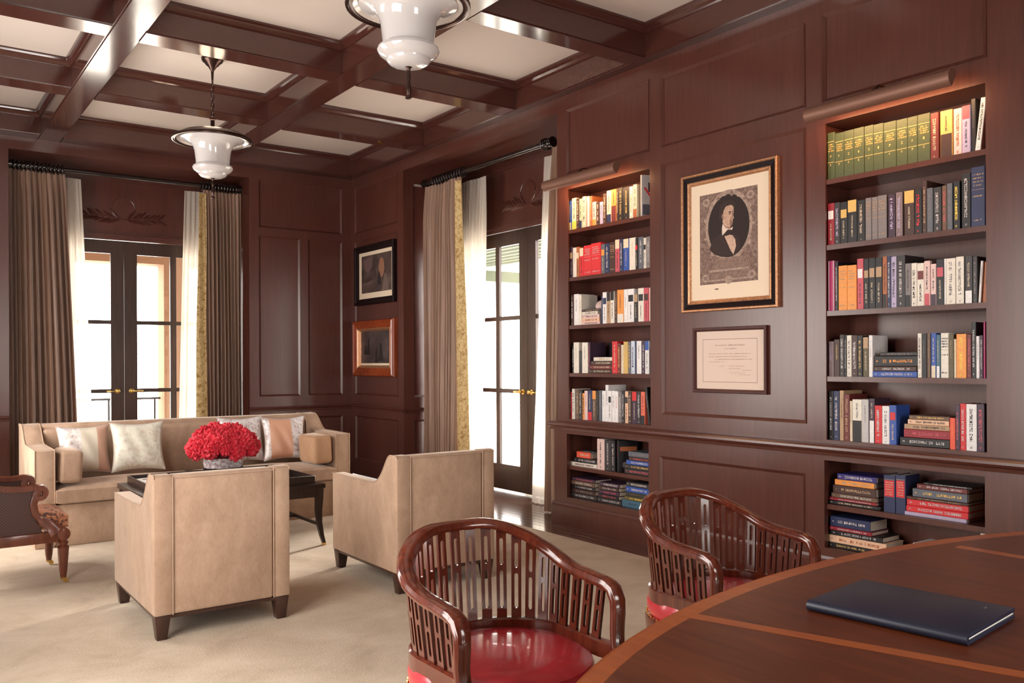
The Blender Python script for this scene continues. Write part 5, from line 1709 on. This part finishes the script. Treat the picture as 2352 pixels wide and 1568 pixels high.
G().box(-0.27, -0.23, -CY + 0.02, CY - 0.02, 0.275, 0.345).build('seat_rail', WR, rc, bevel=0.004)
G().box(-0.40, -0.365, -CY, CY, 0.88, 0.97).build('crest_rail', WR, rc, bevel=0.006)
G().prism([(-0.262, 0.345), (-0.25, 0.345), (-0.29, 0.76), (-0.37, 0.88), (-0.385, 0.88), (-0.302, 0.76)], -CY + 0.03, CY - 0.03, lambda a, b_, t: (a, t, b_)).build('cane_back', CANE, rc)
crowned(-0.24, CX + 0.035, -CY + 0.028, CY - 0.028, 0.348, 0.452, 0.03, 0.07, 'striped_cushion', TIGER, rc, 18)
tag(rc, 'carved mahogany scroll armchair with cane sides and striped cushion', 'armchair')

# ================================================================ barrel-back chairs
ZSEAT = 0.475


def barrel_path(n=44, R=0.308, ya=-0.235, grow=0.0):
    """horseshoe seen from above, open towards -y; returns (x, y, s) with s the share from one end to the other"""
    pts = []
    La = -ya
    tot = 2 * La + PI * R
    for k in range(n + 1):
        d = tot * k / n
        if d < La:
            p = (-R, ya + d)
        elif d > La + PI * R:
            p = (R, ya + (tot - d))
        else:
            a = PI - (d - La) / R
            p = (R * math.cos(a), R * 0.80 * math.sin(a))
        pts.append((p[0], p[1], k / n))
    return pts


def rail_z(s):
    t = abs(s - 0.5) * 2           # 0 at the back, 1 at the arm ends
    e = max(0.0, min(1.0, (t - 0.12) / 0.72))
    return 0.857 - 0.145 * (e * e * (3 - 2 * e)) - 0.012 * max(0, t - 0.84) / 0.16


def slat_mesh(h, w, t=0.011):
    """flat splat with two rounded slots; x across, y thickness, z up from 0"""
    g = G()
    z1, z2, z3 = 0.12 * h, 0.535 * h, 0.60 * h
    rows = [(0.0, z1, None), (z1, z2, 1), (z2, z3, None), (z3, 0.90 * h, 1), (0.90 * h, h, None)]
    sw = w * 0.19
    for (a, b_, slot) in rows:
        if not slot:
            g.box(-w / 2, w / 2, -t / 2, t / 2, a, b_)
            continue
        n = 5
        loop = [(sw * math.cos(PI * k / n), b_ - sw + sw * math.sin(PI * k / n)) for k in range(n + 1)] + [(-sw * math.cos(PI * k / n), a + sw - sw * math.sin(PI * k / n)) for k in range(n + 1)]
        out = [(w / 2, b_ - sw), (w / 2, b_), (w * 0.15, b_), (-w * 0.15, b_), (-w / 2, b_), (-w / 2, b_ - sw), (-w / 2, a + sw), (-w / 2, a), (-w * 0.15, a), (w * 0.15, a), (w / 2, a), (w / 2, a + sw)]
        m_ = len(loop)
        vs = []
        for yy in (-t / 2, t / 2):
            vs += [(p, yy, q) for p, q in loop] + [(p, yy, q) for p, q in out]
        fs = []
        for k in range(m_):
            k2 = (k + 1) % m_
            fs.append((k, k2, m_ + k2, m_ + k))
            fs.append((2 * m_ + k, 3 * m_ + k, 3 * m_ + k2, 2 * m_ + k2))
            fs.append((k, 2 * m_ + k, 2 * m_ + k2, k2))
            fs.append((m_ + k, m_ + k2, 3 * m_ + k2, 3 * m_ + k))
        g.add(vs, fs)
    return g


def barrel_chair(loc, rz, label):
    r = empty('barrel_chair', loc, rz)
    P = barrel_path(60)
    # top rail: broad rounded handrail, turning down at both arm fronts
    rail = [(x, y, rail_z(s)) for x, y, s in P]
    x0, y0, z0 = rail[0]
    down = [(x0, y0 - 0.028, z0 - 0.012), (x0, y0 - 0.046, z0 - 0.045), (x0, y0 - 0.048, z0 - 0.09), (x0, y0 - 0.044, z0 - 0.14), (x0 + 0.003, y0 - 0.048, z0 - 0.19), (x0 + 0.006, y0 - 0.060, ZSEAT + 0.008), (x0 + 0.012, y0 - 0.066, ZSEAT - 0.09)]
    pts = list(reversed(down)) + rail + [(-q[0], q[1], q[2]) for q in down]
    ups = []
    for k, p in enumerate(pts):
        if k < len(down):
            ups.append((0, -1, 0.15) if k < len(down) - 1 else (0, -0.7, 0.7))
        elif k >= len(pts) - len(down):
            ups.append((0, -1, 0.15) if k > len(pts) - len(down) else (0, -0.7, 0.7))
        else:
            ups.append((0, 0, 1))
    prof = [(-0.027, -0.014), (-0.031, -0.006), (-0.030, 0.003), (-0.026, 0.008), (-0.024, 0.013), (-0.013, 0.018), (0.0, 0.0195), (0.013, 0.018), (0.024, 0.013), (0.026, 0.008), (0.030, 0.003), (0.031, -0.006), (0.027, -0.014), (0.018, -0.018), (-0.018, -0.018)]
    nd = len(down)
    sc = [0.8 + 0.2 * min(1, k / nd) for k in range(nd)] + [1.0] * len(rail) + [0.8 + 0.2 * min(1, k / nd) for k in range(nd - 1, -1, -1)]
    G().tube(pts, prof, upv=ups, scale=sc).build('top_rail', WC, r, smooth=True)
    # lower hoop the splats stand in
    ring = [(x * 0.93, y * 0.93 - 0.008, ZSEAT + 0.012) for x, y, s in P]
    ring = [(-0.300, -0.292, ZSEAT + 0.012), (-0.293, -0.26, ZSEAT + 0.012)] + ring + [(0.293, -0.26, ZSEAT + 0.012), (0.300, -0.292, ZSEAT + 0.012)]
    G().tube(ring, [(-0.017, -0.028), (0.017, -0.028), (0.017, 0.022), (0.010, 0.028), (-0.010, 0.028), (-0.017, 0.022)]).build('lower_hoop', WC, r, smooth=True)
    # splats
    N = 23
    for k in range(N):
        s = (k + 0.55) / (N + 0.1)
        i = s * 60
        a, fr = int(i), i - int(i)
        p, q = P[a], P[min(a + 1, 60)]
        x, y = p[0] + (q[0] - p[0]) * fr, p[1] + (q[1] - p[1]) * fr
        tx, ty = q[0] - p[0], q[1] - p[1]
        ang = math.atan2(ty, tx)
        zt = rail_z(s) - 0.012
        bx_, by_, bz_ = x * 0.93, y * 0.93 - 0.008, ZSEAT + 0.035
        top_ = Vector((x, y, zt))
        bot = Vector((bx_, by_, bz_))
        h = (top_ - bot).length
        o = slat_mesh(h, 0.0365).build('splat', WC, r)
        zax = (top_ - bot).normalized()
        xax = Vector((math.cos(ang), math.sin(ang), 0))
        xax = (xax - zax * xax.dot(zax)).normalized()
        yax = zax.cross(xax)
        mt = Matrix((xax, yax, zax)).transposed().to_4x4()
        mt.translation = bot
        o.matrix_local = mt
    # round seat
    n = 40
    RS = 0.30

    def seat_xy(a):
        x, y = RS * math.cos(a), RS * 0.98 * math.sin(a)
        return x, y - 0.045
    g = G()
    rings_ = [(1.0, -0.055), (1.04, -0.035), (1.045, 0.0), (1.02, 0.022), (0.92, 0.036), (0.7, 0.047), (0.4, 0.053), (0.12, 0.055)]
    vs, fs = [], []
    for (k, dz) in rings_:
        for i in range(n):
            x, y = seat_xy(2 * PI * i / n)
            vs.append((x * k, (y + 0.045) * k - 0.045, ZSEAT - 0.03 + dz))
    for j in range(len(rings_) - 1):
        for i in range(n):
            k2 = (i + 1) % n
            fs.append((j * n + i, j * n + k2, (j + 1) * n + k2, (j + 1) * n + i))
    fs.append(tuple(reversed(range(n))))
    fs.append(tuple((len(rings_) - 1) * n + i for i in range(n)))
    seat = g.add(vs, fs).build('leather_seat', REDL, r, smooth=True)
    g = G()
    for i in range(72):
        x, y = seat_xy(2 * PI * i / 72)
        g.lathe([(0.0045, -0.004), (0.0045, 0.0), (0.002, 0.004)], 6, (x * 1.045, (y + 0.045) * 1.045 - 0.045, ZSEAT - 0.078))
    st = g.build('stud_row', BRASS, seat, smooth=True)
    tag(st, kind='stuff')
    g = G()
    g.tube([(seat_xy(2 * PI * i / n)[0] * 1.0, seat_xy(2 * PI * i / n)[1], ZSEAT - 0.118) for i in range(n)], [(-0.02, -0.03), (0.018, -0.03), (0.022, 0.02), (0.018, 0.034), (-0.02, 0.034)], closed=True)
    g.build('seat_ring', WC, r, smooth=True)
    G().lathe([(0.10, 0), (0.15, 0.02), (0.24, 0.03), (0.28, 0.04)], 24, (0, -0.045, ZSEAT - 0.14)).build('seat_deck', WC, r, smooth=True)
    for (sx, sy) in ((-1, -1), (1, -1), (-1, 1), (1, 1)):
        cx_, cy_ = sx * 0.205, sy * 0.195 - 0.045
        prof_ = [(0.012, 0.0), (0.016, 0.012), (0.013, 0.03), (0.020, 0.06), (0.024, 0.16), (0.027, 0.22), (0.021, 0.235), (0.027, 0.25), (0.028, 0.30)]
        G().lathe(prof_, 14, (cx_ + sx * 0.018, cy_ + sy * 0.018, 0)).build('leg', WC, r, smooth=True)
    return tag(r, label, 'chair', 'mahogany barrel-back chairs')


barrel_chair((1.665, 2.385, 0), 0.0, 'mahogany barrel-back chair with red seat, nearest the camera')
barrel_chair((2.838, 2.440, 0), 0.0, 'mahogany barrel-back chair in front of the bookcases')

# ================================================================ oval writing table
tb = empty('oval_table', (2.62, 0.56, 0))
A_, B_ = 2.02, 1.19
n = 96


def ell(k, z, a_=A_, b2=B_):
    return (a_ * math.cos(2 * PI * k / n), b2 * math.sin(2 * PI * k / n), z)


def ring_mesh(r0, r1, z, drop):
    """annulus between insets r0 < r1 (m from the rim) at height z, closed below"""
    vs = []
    for (q, zz) in ((r0, z), (r1, z), (r1, z - drop), (r0, z - drop)):
        vs += [ell(k, zz, A_ - q, B_ - q) for k in range(n)]
    fs = []
    for j in range(4):
        j2 = (j + 1) % 4
        for k in range(n):
            k2 = (k + 1) % n
            fs.append((j * n + k, j * n + k2, j2 * n + k2, j2 * n + k))
    return G().add(vs, fs)


ZT = 0.765
edge = G()
prof = [(0.0, 0.0), (0.004, -0.008), (0.0, -0.016), (0.008, -0.03), (0.03, -0.038), (0.12, -0.038), (0.12, -0.003), (0.006, -0.001)]
vs, fs = [], []
for (q, dz) in prof:
    vs += [ell(k, ZT + dz, A_ - q, B_ - q) for k in range(n)]
for j in range(len(prof)):
    j2 = (j + 1) % len(prof)
    for k in range(n):
        k2 = (k + 1) % n
        fs.append((j * n + k, j * n + k2, j2 * n + k2, j2 * n + k))
edge.add(vs, fs).build('rim_molding', TI, tb, smooth=True)
ring_mesh(0.006, 0.056, ZT, 0.003).build('crossbanding', TI, tb)
inner = [ell(k, ZT, A_ - 0.056, B_ - 0.056) for k in range(n)]
low_ = [ell(k, ZT - 0.03, A_ - 0.056, B_ - 0.056) for k in range(n)]
G().add(inner + low_, [tuple(range(n)), tuple(reversed(range(n, 2 * n)))] + [(k, n + k, n + (k + 1) % n, (k + 1) % n) for k in range(n)]).build('table_top', TT, tb)


def strip(p, q, w):
    p, q = Vector((p[0] - 2.62, p[1] - 0.56, 0)), Vector((q[0] - 2.62, q[1] - 0.56, 0))
    d = (q - p).normalized()
    sd = Vector((-d.y, d.x, 0)) * w / 2
    v = [p - sd, q - sd, q + sd, p + sd]
    return G().add([(a.x, a.y, ZT + 0.0006) for a in v] + [(a.x, a.y, ZT - 0.002) for a in v], [(0, 1, 2, 3), (4, 7, 6, 5), (0, 4, 5, 1), (1, 5, 6, 2), (2, 6, 7, 3), (3, 7, 4, 0)]).build('inlay_strip', TI, tb)


strip((1.752, 1.585), (2.16, 0.40), 0.045)
strip((3.185, 1.59), (3.225, 0.40), 0.045)
strip((2.16, 0.40), (3.225, 0.40), 0.045)
# frieze and two pedestals
vs = []
for (q, zz) in ((0.16, ZT - 0.038), (0.16, ZT - 0.12), (0.19, ZT - 0.12), (0.19, ZT - 0.038)):
    vs += [ell(k, zz, A_ - q, B_ - q) for k in range(n)]
fs = []
for j in range(4):
    for k in range(n):
        fs.append((j * n + k, j * n + (k + 1) % n, ((j + 1) % 4) * n + (k + 1) % n, ((j + 1) % 4) * n + k))
G().add(vs, fs).build('frieze', TT, tb)
for s in (-1, 1):
    G().lathe([(0.30, 0.0), (0.31, 0.03), (0.27, 0.06), (0.13, 0.10), (0.09, 0.18), (0.11, 0.32), (0.14, 0.42), (0.10, 0.50), (0.12, 0.60), (0.20, 0.70), (0.26, ZT - 0.036)], 28, (s * 0.85, 0, 0)).build('pedestal', WC, tb, smooth=True)
tag(tb, 'large oval mahogany table with orange crossbanding and inlay strips', 'table')

# navy leather folder
fo = empty('leather_folder', (2.232, 1.243, ZT + 0.0008), math.radians(6.5))
FW, FH = 0.163, 0.205
G().box(-FW, FW, -FH, FH, 0.0, 0.0115).build('back_cover', NAVYL, fo, bevel=0.0025)
G().box(-FW + 0.006, FW - 0.004, -FH + 0.004, FH - 0.004, 0.0115, 0.017).build('pages', WHITEP, fo)
G().box(-FW, FW, -FH, FH, 0.017, 0.0285).build('front_cover', NAVYL, fo, bevel=0.0025)
pts = [(-FW + 0.004, -FH, 0.01425), (-FW + 0.004, FH, 0.01425)]
G().tube(pts, [(0.0142 * math.cos(PI / 2 + PI * k / 8), 0.0142 * math.sin(PI / 2 + PI * k / 8)) for k in range(9)]).build('spine', NAVYL, fo, smooth=True)
gg = G()
glyphs(gg, 0.028, 0.0055, 'h', 5, y0=0, z0=0)
gg.v = [(0.095 - p[1], -0.155 + p[2], 0.0288) for p in gg.v]
gg.build('stamped_mark', plain('silver_foil', (0.6, 0.6, 0.62), 0.3, metal=0.6), fo)
tag(fo, 'navy leather folder lying on the oval table', 'folder')

# ================================================================ pendant lamps


def pendant(loc, label):
    """local z = 0 at the lowest point of the finial; hangs 1.205 m below the plaster"""
    r = empty('pendant_lamp', loc)
    Z0 = 2.865
    zz = lambda z: z - Z0
    # ceiling canopy
    G().lathe([(0.012, zz(3.955)), (0.016, zz(3.965)), (0.030, zz(3.985)), (0.034, zz(3.995)), (0.055, zz(4.01)), (0.06, zz(4.022)), (0.085, zz(4.04)), (0.092, zz(4.06)), (0.092, zz(4.07))], 28).build('canopy', BRONZE, r, smooth=True)
    G().lathe([(0.009, zz(3.88)), (0.013, zz(3.955))], 12).build('stem', BRONZE, r, smooth=True)
    z = 3.875
    k = 0
    while z > 3.585:
        g = G()
        ring = []
        for q in range(14):
            a = 2 * PI * q / 14
            u, w = 0.0125 * math.cos(a), 0.026 * math.sin(a)
            ring.append((u, 0, zz(z) + w - 0.012) if k % 2 else (0, u, zz(z) + w - 0.012))
        g.tube(ring, circ(0.0042, 6), closed=True, upv=(0, 1, 0) if k % 2 else (1, 0, 0))
        g.build('chain_link', BRONZE, r, smooth=True)
        z -= 0.040
        k += 1
    G().lathe([(0.020, zz(3.43)), (0.017, zz(3.44)), (0.017, zz(3.535)), (0.024, zz(3.54)), (0.024, zz(3.55)), (0.016, zz(3.555)), (0.02, zz(3.57)), (0.012, zz(3.58)), (0.006, zz(3.585))], 16).build('rod', BRONZE, r, smooth=True)
    # spun dish: dark outside, enamel inside
    R = 0.337
    G().lathe([(0.022, zz(3.455)), (0.06, zz(3.452)), (0.17, zz(3.440)), (0.26, zz(3.415)), (0.31, zz(3.388)), (0.334, zz(3.374)), (R, zz(3.362)), (0.334, zz(3.352)), (0.322, zz(3.350)), (0.316, zz(3.357)), (0.306, zz(3.352)), (0.296, zz(3.356)), (0.29, zz(3.368)), (0.27, zz(3.384)), (0.17, zz(3.425)), (0.03, zz(3.44))], 56, cap=False).build('dish', BRONZE, r, smooth=True)
    G().lathe([(0.298, zz(3.358)), (0.285, zz(3.364)), (0.255, zz(3.380)), (0.17, zz(3.415)), (0.05, zz(3.43))], 48, cap=False).build('enamel_lining', ENAMEL, r, smooth=True)
    # opal glass bell
    prof = [(0.02, zz(3.036)), (0.07, zz(3.040)), (0.10, zz(3.050)), (0.117, zz(3.066)), (0.119, zz(3.078)), (0.135, zz(3.086)), (0.158, zz(3.104)), (0.167, zz(3.122)), (0.163, zz(3.136)), (0.148, zz(3.146)), (0.139, zz(3.154)), (0.139, zz(3.17)), (0.143, zz(3.21)), (0.149, zz(3.26)), (0.158, zz(3.295)), (0.175, zz(3.322)), (0.205, zz(3.343)), (0.24, zz(3.356)), (0.265, zz(3.366))]
    G().lathe(prof, 48, cap=False).build('glass_shade', OPAL, r, smooth=True)
    G().lathe([(0.012, 0.0), (0.020, 0.004), (0.016, 0.012), (0.011, 0.02), (0.016, 0.045), (0.017, 0.062), (0.010, 0.082), (0.008, 0.10), (0.013, 0.115), (0.011, 0.13), (0.008, 0.15), (0.012, 0.165), (0.024, 0.174)], 16).build('finial', BRONZE, r, smooth=True)
    l = bpy.data.lights.new('pendant_bulb', 'POINT')  # faint fill light added above the dish, outside the lamp's own shade
    l.energy = PEND_W
    l.color = (1.0, 0.78, 0.55)
    l.shadow_soft_size = 0.1
    lo = bpy.data.objects.new('pendant_bulb', l)
    COL.objects.link(lo)
    lo.parent = r
    lo.location = (0, 0, zz(3.50))
    return tag(r, label, 'pendant lamp', 'opal glass pendant lamps')


pendant((2.29, 7.48, 2.865), 'opal glass pendant with bronze dish hanging above the sofa')
pendant((2.29, 4.06, 2.865), 'opal glass pendant with bronze dish cut by the top edge')
